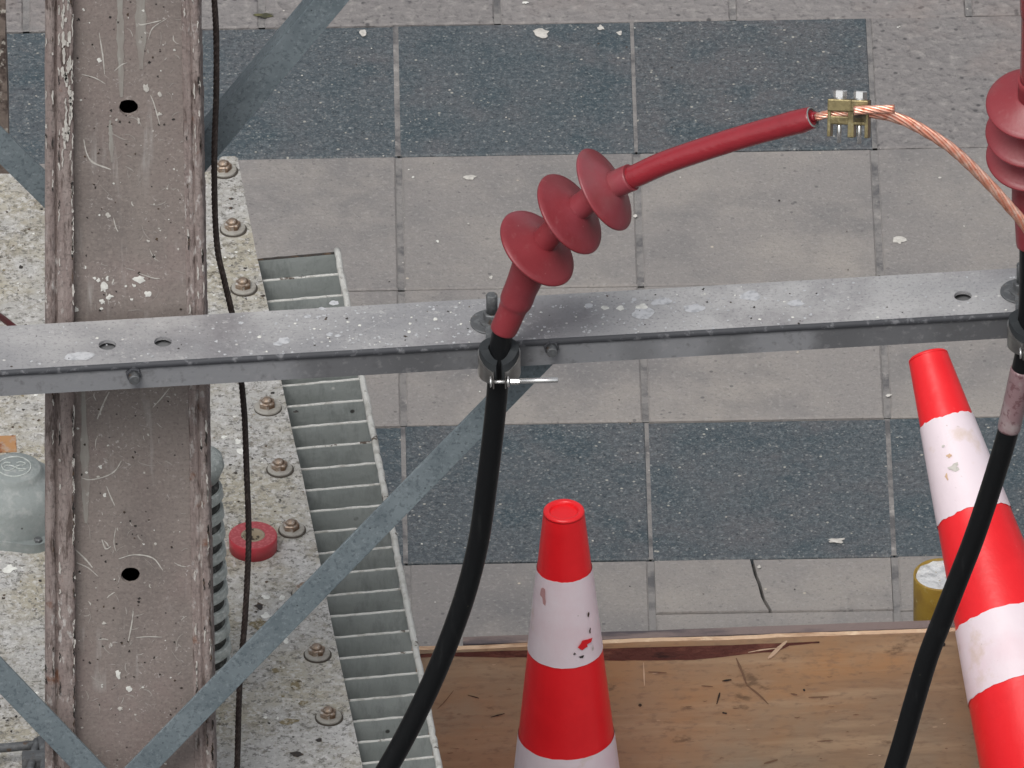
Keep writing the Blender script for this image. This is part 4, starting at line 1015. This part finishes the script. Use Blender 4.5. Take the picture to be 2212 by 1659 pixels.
# ================================================================== CONES
def cone(origin, ax, label, seed, bs_=1., rag=.0012):
    """origin = centre of the base underside; ax = axis from base to tip"""
    ax = Vector(ax).normalized(); a = (X - ax * X.dot(ax)).normalized(); b = ax.cross(a)
    e = tag(empty('traffic_cone', origin), label, 'traffic cone', 'red and white traffic cones')
    Hc = .70
    def rad_at(s): # s = distance below the tip
        return .0265 + .1015 * s
    n = 64; ph = seed * 3.3
    def ring_(s, dr=0., rag=0.):
        out = []
        for k in range(n):
            th = 2 * math.pi * k / n
            w1 = 1 + .012 * noise.noise(Vector((math.cos(th) * .9 + ph, math.sin(th) * .9, s * 3)))
            ds = rag * (noise.noise(Vector((math.cos(th) * 6, math.sin(th) * 6, ph + s * 9))))
            out.append(Vector(origin) + ax * (Hc - s - ds) + (a * math.cos(th) + b * math.sin(th)) * (rad_at(s) * w1 + dr))
        return out
    def shell(levels_, dr=0., rag_ends=0., inside=False):
        mb = MB(); vs = []
        for i, s in enumerate(levels_): vs += ring_(s, dr, rag_ends if i in (0, len(levels_) - 1) else 0)
        mb.add(vs, [(i * n + k, i * n + (k + 1) % n, (i + 1) * n + (k + 1) % n, (i + 1) * n + k) for i in range(len(levels_) - 1) for k in range(n)], 0, True)
        return mb
    lv_ = [Hc * k / 28 for k in range(29)]; lv_[0] = .004; lv_[-1] = Hc - .02
    body = shell(lv_)
    # rounded rim and hollow mouth
    o = Vector(origin) + ax * Hc
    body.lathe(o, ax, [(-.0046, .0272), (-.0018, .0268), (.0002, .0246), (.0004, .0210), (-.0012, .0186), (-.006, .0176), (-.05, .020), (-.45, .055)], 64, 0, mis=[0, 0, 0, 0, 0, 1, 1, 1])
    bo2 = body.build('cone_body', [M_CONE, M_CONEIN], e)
    bs = MB()
    bs.box(Vector(origin) + ax * .012, .36, .36, .024, a, b, ax, 0, bev=.006)
    bs.lathe(Vector(origin) + ax * .0245, ax, [(0, .115), (.012, .103), (.02, .096)], 48, 0); bs.build('cone_base', M_CONE, e)
    for (s0, s1) in ((.0905 * bs_, .2185 * bs_), (.3555 * bs_, .450 * bs_)):
        lv2 = [s0 + (s1 - s0) * k / 12 for k in range(13)]
        bm_ = shell(lv2, .0009, rag)
        bm_.build('reflective_band', M_BAND, e)
    return e, ring_, rad_at, a, b, ax
# upright cone
zc = .70
tipp = U(1218, 1101, z=zc)
e_, rg, ra, a, b, ax_ = cone(Vector((tipp.x, tipp.y, 0)), Z, 'upright red and white traffic cone in front of the plywood', 1)
# torn spot and scuffs on its upper band
def cone_mark(e, origin, ax, a, b, ra, px, py, wpx, hpx, mt, name='scuff_mark'):
    v = ray(px, py); best = None
    o = Vector(origin)
    t0 = (o - CAM).dot(v)
    for k in range(4000):
        p = CAM + v * (t0 - .6 + k * .0003)
        q = p - o; s = .70 - q.dot(ax); rr = (q - ax * q.dot(ax)).length
        if 0 < s < .7 and rr < ra(s) + .0014: best = (p, (q - ax * q.dot(ax)).normalized()); break
    if not best: return
    p, nrm = best; mb = MB(); A1 = ax.cross(nrm).normalized()
    mb.blob(p + nrm * .0006, A1, ax, wpx / 2 / PXM, hpx / 2 / PXM, nrm, .0003, 0, 12, .6); mb.build(name, mt, e)
org = Vector((tipp.x, tipp.y, 0))
for px, py, w_, h_, mt, nm in [(1264, 1391, 24, 22, M_CONE, 'torn_patch'), (1174, 1288, 14, 28, mat('red_scuff', (.55, .30, .30, 1), rough=.6), 'scuff_mark'),
                           (1270, 1327, 6, 9, M_FLECK, 'scuff_mark'), (1274, 1363, 5, 11, M_FLECK, 'scuff_mark'), (1255, 1418, 11, 6, M_FLECK, 'scuff_mark'), (1280, 1398, 6, 12, M_DROP, 'scuff_mark'),
                           (1241, 1411, 6, 5, M_FLECK, 'scuff_mark')]:
    cone_mark(e_, org, Z, a, b, ra, px, py, w_, h_, mt, nm)

# ================================================================== PLYWOOD, TIMBER, POST, LEANING CONE
HP = .30
ypl = U(1500, 1383, z=HP).y
pL, pR = U(760, 1410, z=HP), U(2420, 1351, z=HP)
pd = (pR - pL); pd.z = 0; plen = pd.length; pd.normalize(); pn = Vector((pd.y, -pd.x, 0))
pw = MB()
th = .0085
nseg = 150
def ptop(k):
    a = plen * k / nseg; return a, HP + .0022 * noise.noise(Vector((a * 9, 0, 0))) + .0012 * noise.noise(Vector((a * 40, 3, 0)))
vs = []
for k in range(nseg + 1):
    a, z_ = ptop(k); q = pL + pd * a
    vs += [Vector((q.x, q.y, 0)), Vector((q.x, q.y, z_)), Vector((q.x, q.y, z_)) - pn * th, Vector((q.x, q.y, 0)) - pn * th]
pw.add(vs, [(4 * k, 4 * k + 4, 4 * k + 5, 4 * k + 1) for k in range(nseg)], 0)
pw.add(vs, [(4 * k + 1, 4 * k + 5, 4 * k + 6, 4 * k + 2) for k in range(nseg)], 1)
pw.add(vs, [(4 * k + 2, 4 * k + 6, 4 * k + 7, 4 * k + 3) for k in range(nseg)] + [(0, 1, 2, 3), tuple(4 * nseg + c for c in (0, 3, 2, 1))], 0)
# torn-away face veneer: dark inner ply showing below the edge
def pz(px, py): return U(px, py, pl=(pL, pn))
upper = [(a_, b_ + 7) for a_, b_ in [(880, 1406), (980, 1402), (1090, 1398), (1180, 1397), (1320, 1393), (1420, 1390), (1500, 1388), (1580, 1386), (1640, 1383), (1680, 1382), (1705, 1381), (1770, 1378)]]
lower = [(a_, b_ + 6) for a_, b_ in [(880, 1414), (980, 1412), (1090, 1413), (1180, 1415), (1320, 1420), (1420, 1420), (1500, 1418), (1560, 1413), (1620, 1405), (1680, 1401), (1705, 1388), (1770, 1382)]]
for i in range(len(upper) - 1):
    for t0_, t1_ in ((0, .25), (.25, .5), (.5, .75), (.75, 1)):
        l_ = lambda A__, t: (A__[i][0] * (1 - t) + A__[i + 1][0] * t, A__[i][1] * (1 - t) + A__[i + 1][1] * t)
        j = lambda t: 2.2 * noise.noise(Vector(((i + t) * 2.3, 0, 5)))
        q0, q1, q2, q3 = l_(upper, t0_), l_(upper, t1_), l_(lower, t1_), l_(lower, t0_)
        pw.add([pz(*q0) + pn * .0006, pz(*q1) + pn * .0006, pz(q2[0], q2[1] + j(t1_)) + pn * .0006, pz(q3[0], q3[1] + j(t0_)) + pn * .0006], [(0, 1, 2, 3)], 2)
def pst(pts, wd, mi): pw.ribbon(smooth_path([pz(a, b) for a, b in pts], 4), pn, wd, .0013, mi)
pst([(1700, 1383), (1685, 1396), (1668, 1413), (1659, 1421)], .0055, 3)
pst([(1616, 1408), (1650, 1402), (1690, 1398)], .0022, 3)
for pts, wd, mi in [([(1590, 1420), (1605, 1455), (1612, 1475)], .0035, 5), ([(1615, 1480), (1640, 1500), (1660, 1520)], .0028, 5), ([(1515, 1480), (1540, 1482)], .002, 5), ([(1560, 1470), (1580, 1467)], .003, 4),
                ([(1400, 1450), (1440, 1452)], .002, 5), ([(1560, 1538), (1570, 1540)], .003, 4), ([(1708, 1497), (1722, 1500)], .0025, 5), ([(1746, 1505), (1790, 1504)], .0022, 5),
                ([(1736, 1487), (1738, 1492)], .003, 4), ([(980, 1490), (960, 1515), (945, 1530)], .0014, 5), ([(1650, 1648), (1680, 1640)], .003, 5), ([(1765, 1600), (1800, 1598)], .002, 5),
                ([(1380, 1520), (1385, 1524)], .005, 4), ([(1090, 1540), (1060, 1548)], .002, 4), ([(1555, 1495), (1548, 1520)], .0025, 4), ([(1010, 1500), (1035, 1507)], .0018, 4),
                ([(2030, 1392), (2042, 1390)], .007, 4), ([(1390, 1430), (1392, 1480)], .002, 3)]:
    pst(pts, wd, mi)
for k in range(60):
    px, py = R.uniform(940, 2080), R.uniform(1430, 1655); L_ = R.uniform(3, 14)
    pst([(px, py), (px + L_ * .5, py + R.uniform(-1.5, 1)), (px + L_, py - L_ * .06)], R.uniform(.0006, .0015), R.choice([5, 5, 5, 3]))
M_GRAIN = mat('faint_grain_marks', (.20, .12, .075, 1), rough=.8)
plo = pw.build('plywood_board', [M_PLY, M_PLYEDGE, M_TORN, M_SPLINT, M_FLECK, M_GRAIN], loc=(pL.x + plen / 2 * pd.x, pL.y + plen / 2 * pd.y, 0))
tag(plo, 'brown plywood board standing on edge behind the cones, its top edge torn', 'board')
# weathered timber batten lying behind it
tbm = MB(); q0, q1 = U(1000, 1378, z=HP - .03), U(2420, 1327, z=HP - .03)
dd = (q1 - q0); ll = dd.length; dd.normalize(); nn = Vector((dd.y, -dd.x, 0)); 
vs = []; N_ = 60; hb = HP - .03
for k in range(N_ + 1):
    a = ll * k / N_; j = .0035 * noise.noise(Vector((a * 14, 1, 1))); q = q0 + dd * a
    pbk = -.020 + j; pfr = -.003
    for (o_, z_) in ((pfr, 0), (pfr, hb), (pbk, hb + j * .4), (pbk, 0)): vs.append(Vector((q.x, q.y, 0)) + nn * (o_ + .018) + Z * z_)
tbm.add(vs, [(4 * k + c, 4 * k + 4 + c, 4 * k + 4 + (c + 1) % 4, 4 * k + (c + 1) % 4) for k in range(N_) for c in range(4)] + [(0, 1, 2, 3), tuple(4 * N_ + c for c in (3, 2, 1, 0))], 0)
tbo = tbm.build('timber_plank', M_TIMBER, loc=(q0.x + ll / 2, q0.y, 0)); tag(tbo, 'dark weathered timber plank standing directly behind the plywood board', 'plank')
# yellow pipe filled with white concrete
yz = .290
cyl = U(2034, 1240, z=yz); ym = MB()
ym.lathe(Vector((cyl.x, cyl.y, 0)), Z, [(0, .0375), (yz - .002, .0375), (yz, .0372), (yz, .0352), (yz - .006, .0347)], 44, 0, jit=.01)
yo = ym.build('bollard', M_YELLOW, loc=(cyl.x, cyl.y, 0)); tag(yo, 'yellow pipe bollard filled with white concrete, partly behind the leaning cone', 'bollard')
yf = MB(); vs = [Vector((cyl.x, cyl.y, yz - .001))]; n = 30
for q in range(1, 6):
    for k in range(n):
        th_ = 2 * math.pi * k / n; rr = .0344 * q / 5
        vs.append(Vector((cyl.x + math.cos(th_) * rr, cyl.y + math.sin(th_) * rr, yz - .003 + .006 * noise.noise(Vector((math.cos(th_) * q * .5, math.sin(th_) * q * .5, 3))))))
yf.add(vs, [(0, 1 + k, 1 + (k + 1) % n) for k in range(n)] + [(1 + q * n + k, 1 + (q + 1) * n + k, 1 + (q + 1) * n + (k + 1) % n, 1 + q * n + (k + 1) % n) for q in range(4) for k in range(n)], 0, True)
yf.build('concrete_fill', M_CONC, yo)
# leaning cone resting on the plywood edge
axc = Vector((-.248, .764, .596)).normalized()
# find tip position: on the ray of (2005,765), such that the cone touches the top edge of the board
import itertools
def cone_gap(t):
    """smallest clearance between board top edge and the cone surface"""
    tip = CAM + ray(2004, 768) * t; best = 9
    for k in range(0, 120):
        q = pL + pd * (plen * (.5 + .5 * k / 120)); q = Vector((q.x, q.y, HP)) - pn * .0055
        v = q - tip; s = -v.dot(axc)
        if 0 < s < .68:
            best = min(best, (v + axc * s).length - (.0265 + .1015 * s))
    return best, tip
lo_t, hi_t = DIST - 1.6, DIST - .2
bt_ = None
for k in range(1400):
    t = hi_t - (hi_t - lo_t) * k / 1400
    tip = CAM + ray(2004, 768) * t
    # cone must lie above the board edge: axis point over the edge higher than the edge
    s_edge = None
    for q in range(700):
        p = tip - axc * (q * .001)
        if (p - pL).dot(pn) >= -.0055: s_edge = q * .001; break
    if s_edge is None: continue
    clear = (tip - axc * s_edge).z - HP - (.0265 + .1015 * s_edge) / math.sqrt(1 - axc.z ** 2)
    if clear >= 0.001: bt_ = (t, tip, s_edge, clear); break
print('leaning cone', bt_)
tip = bt_[1] if bt_ else CAM + ray(2004, 768) * (DIST - .9)
orgc = tip - axc * .70
print('cone base centre', orgc)
e2c, rg2, ra2, a2, b2_, ax2 = cone(orgc, axc, 'red and white traffic cone tipped over backwards, resting on the plywood edge', 2, 1.07, .0028)
for px, py, w_, h_, mt, nm in [(2050, 985, 10, 8, M_PLYEDGE, 'scuff_mark'), (2062, 1010, 26, 14, M_DROP, 'scuff_mark'), (2045, 1030, 9, 12, M_PLYEDGE, 'scuff_mark'), (2038, 965, 6, 5, M_DROP, 'scuff_mark'),
                               (1998, 1045, 8, 26, M_BAND, 'peeling_flap')]:
    cone_mark(e2c, orgc, axc, a2, b2_, ra2, px, py, w_, h_, mt, nm)
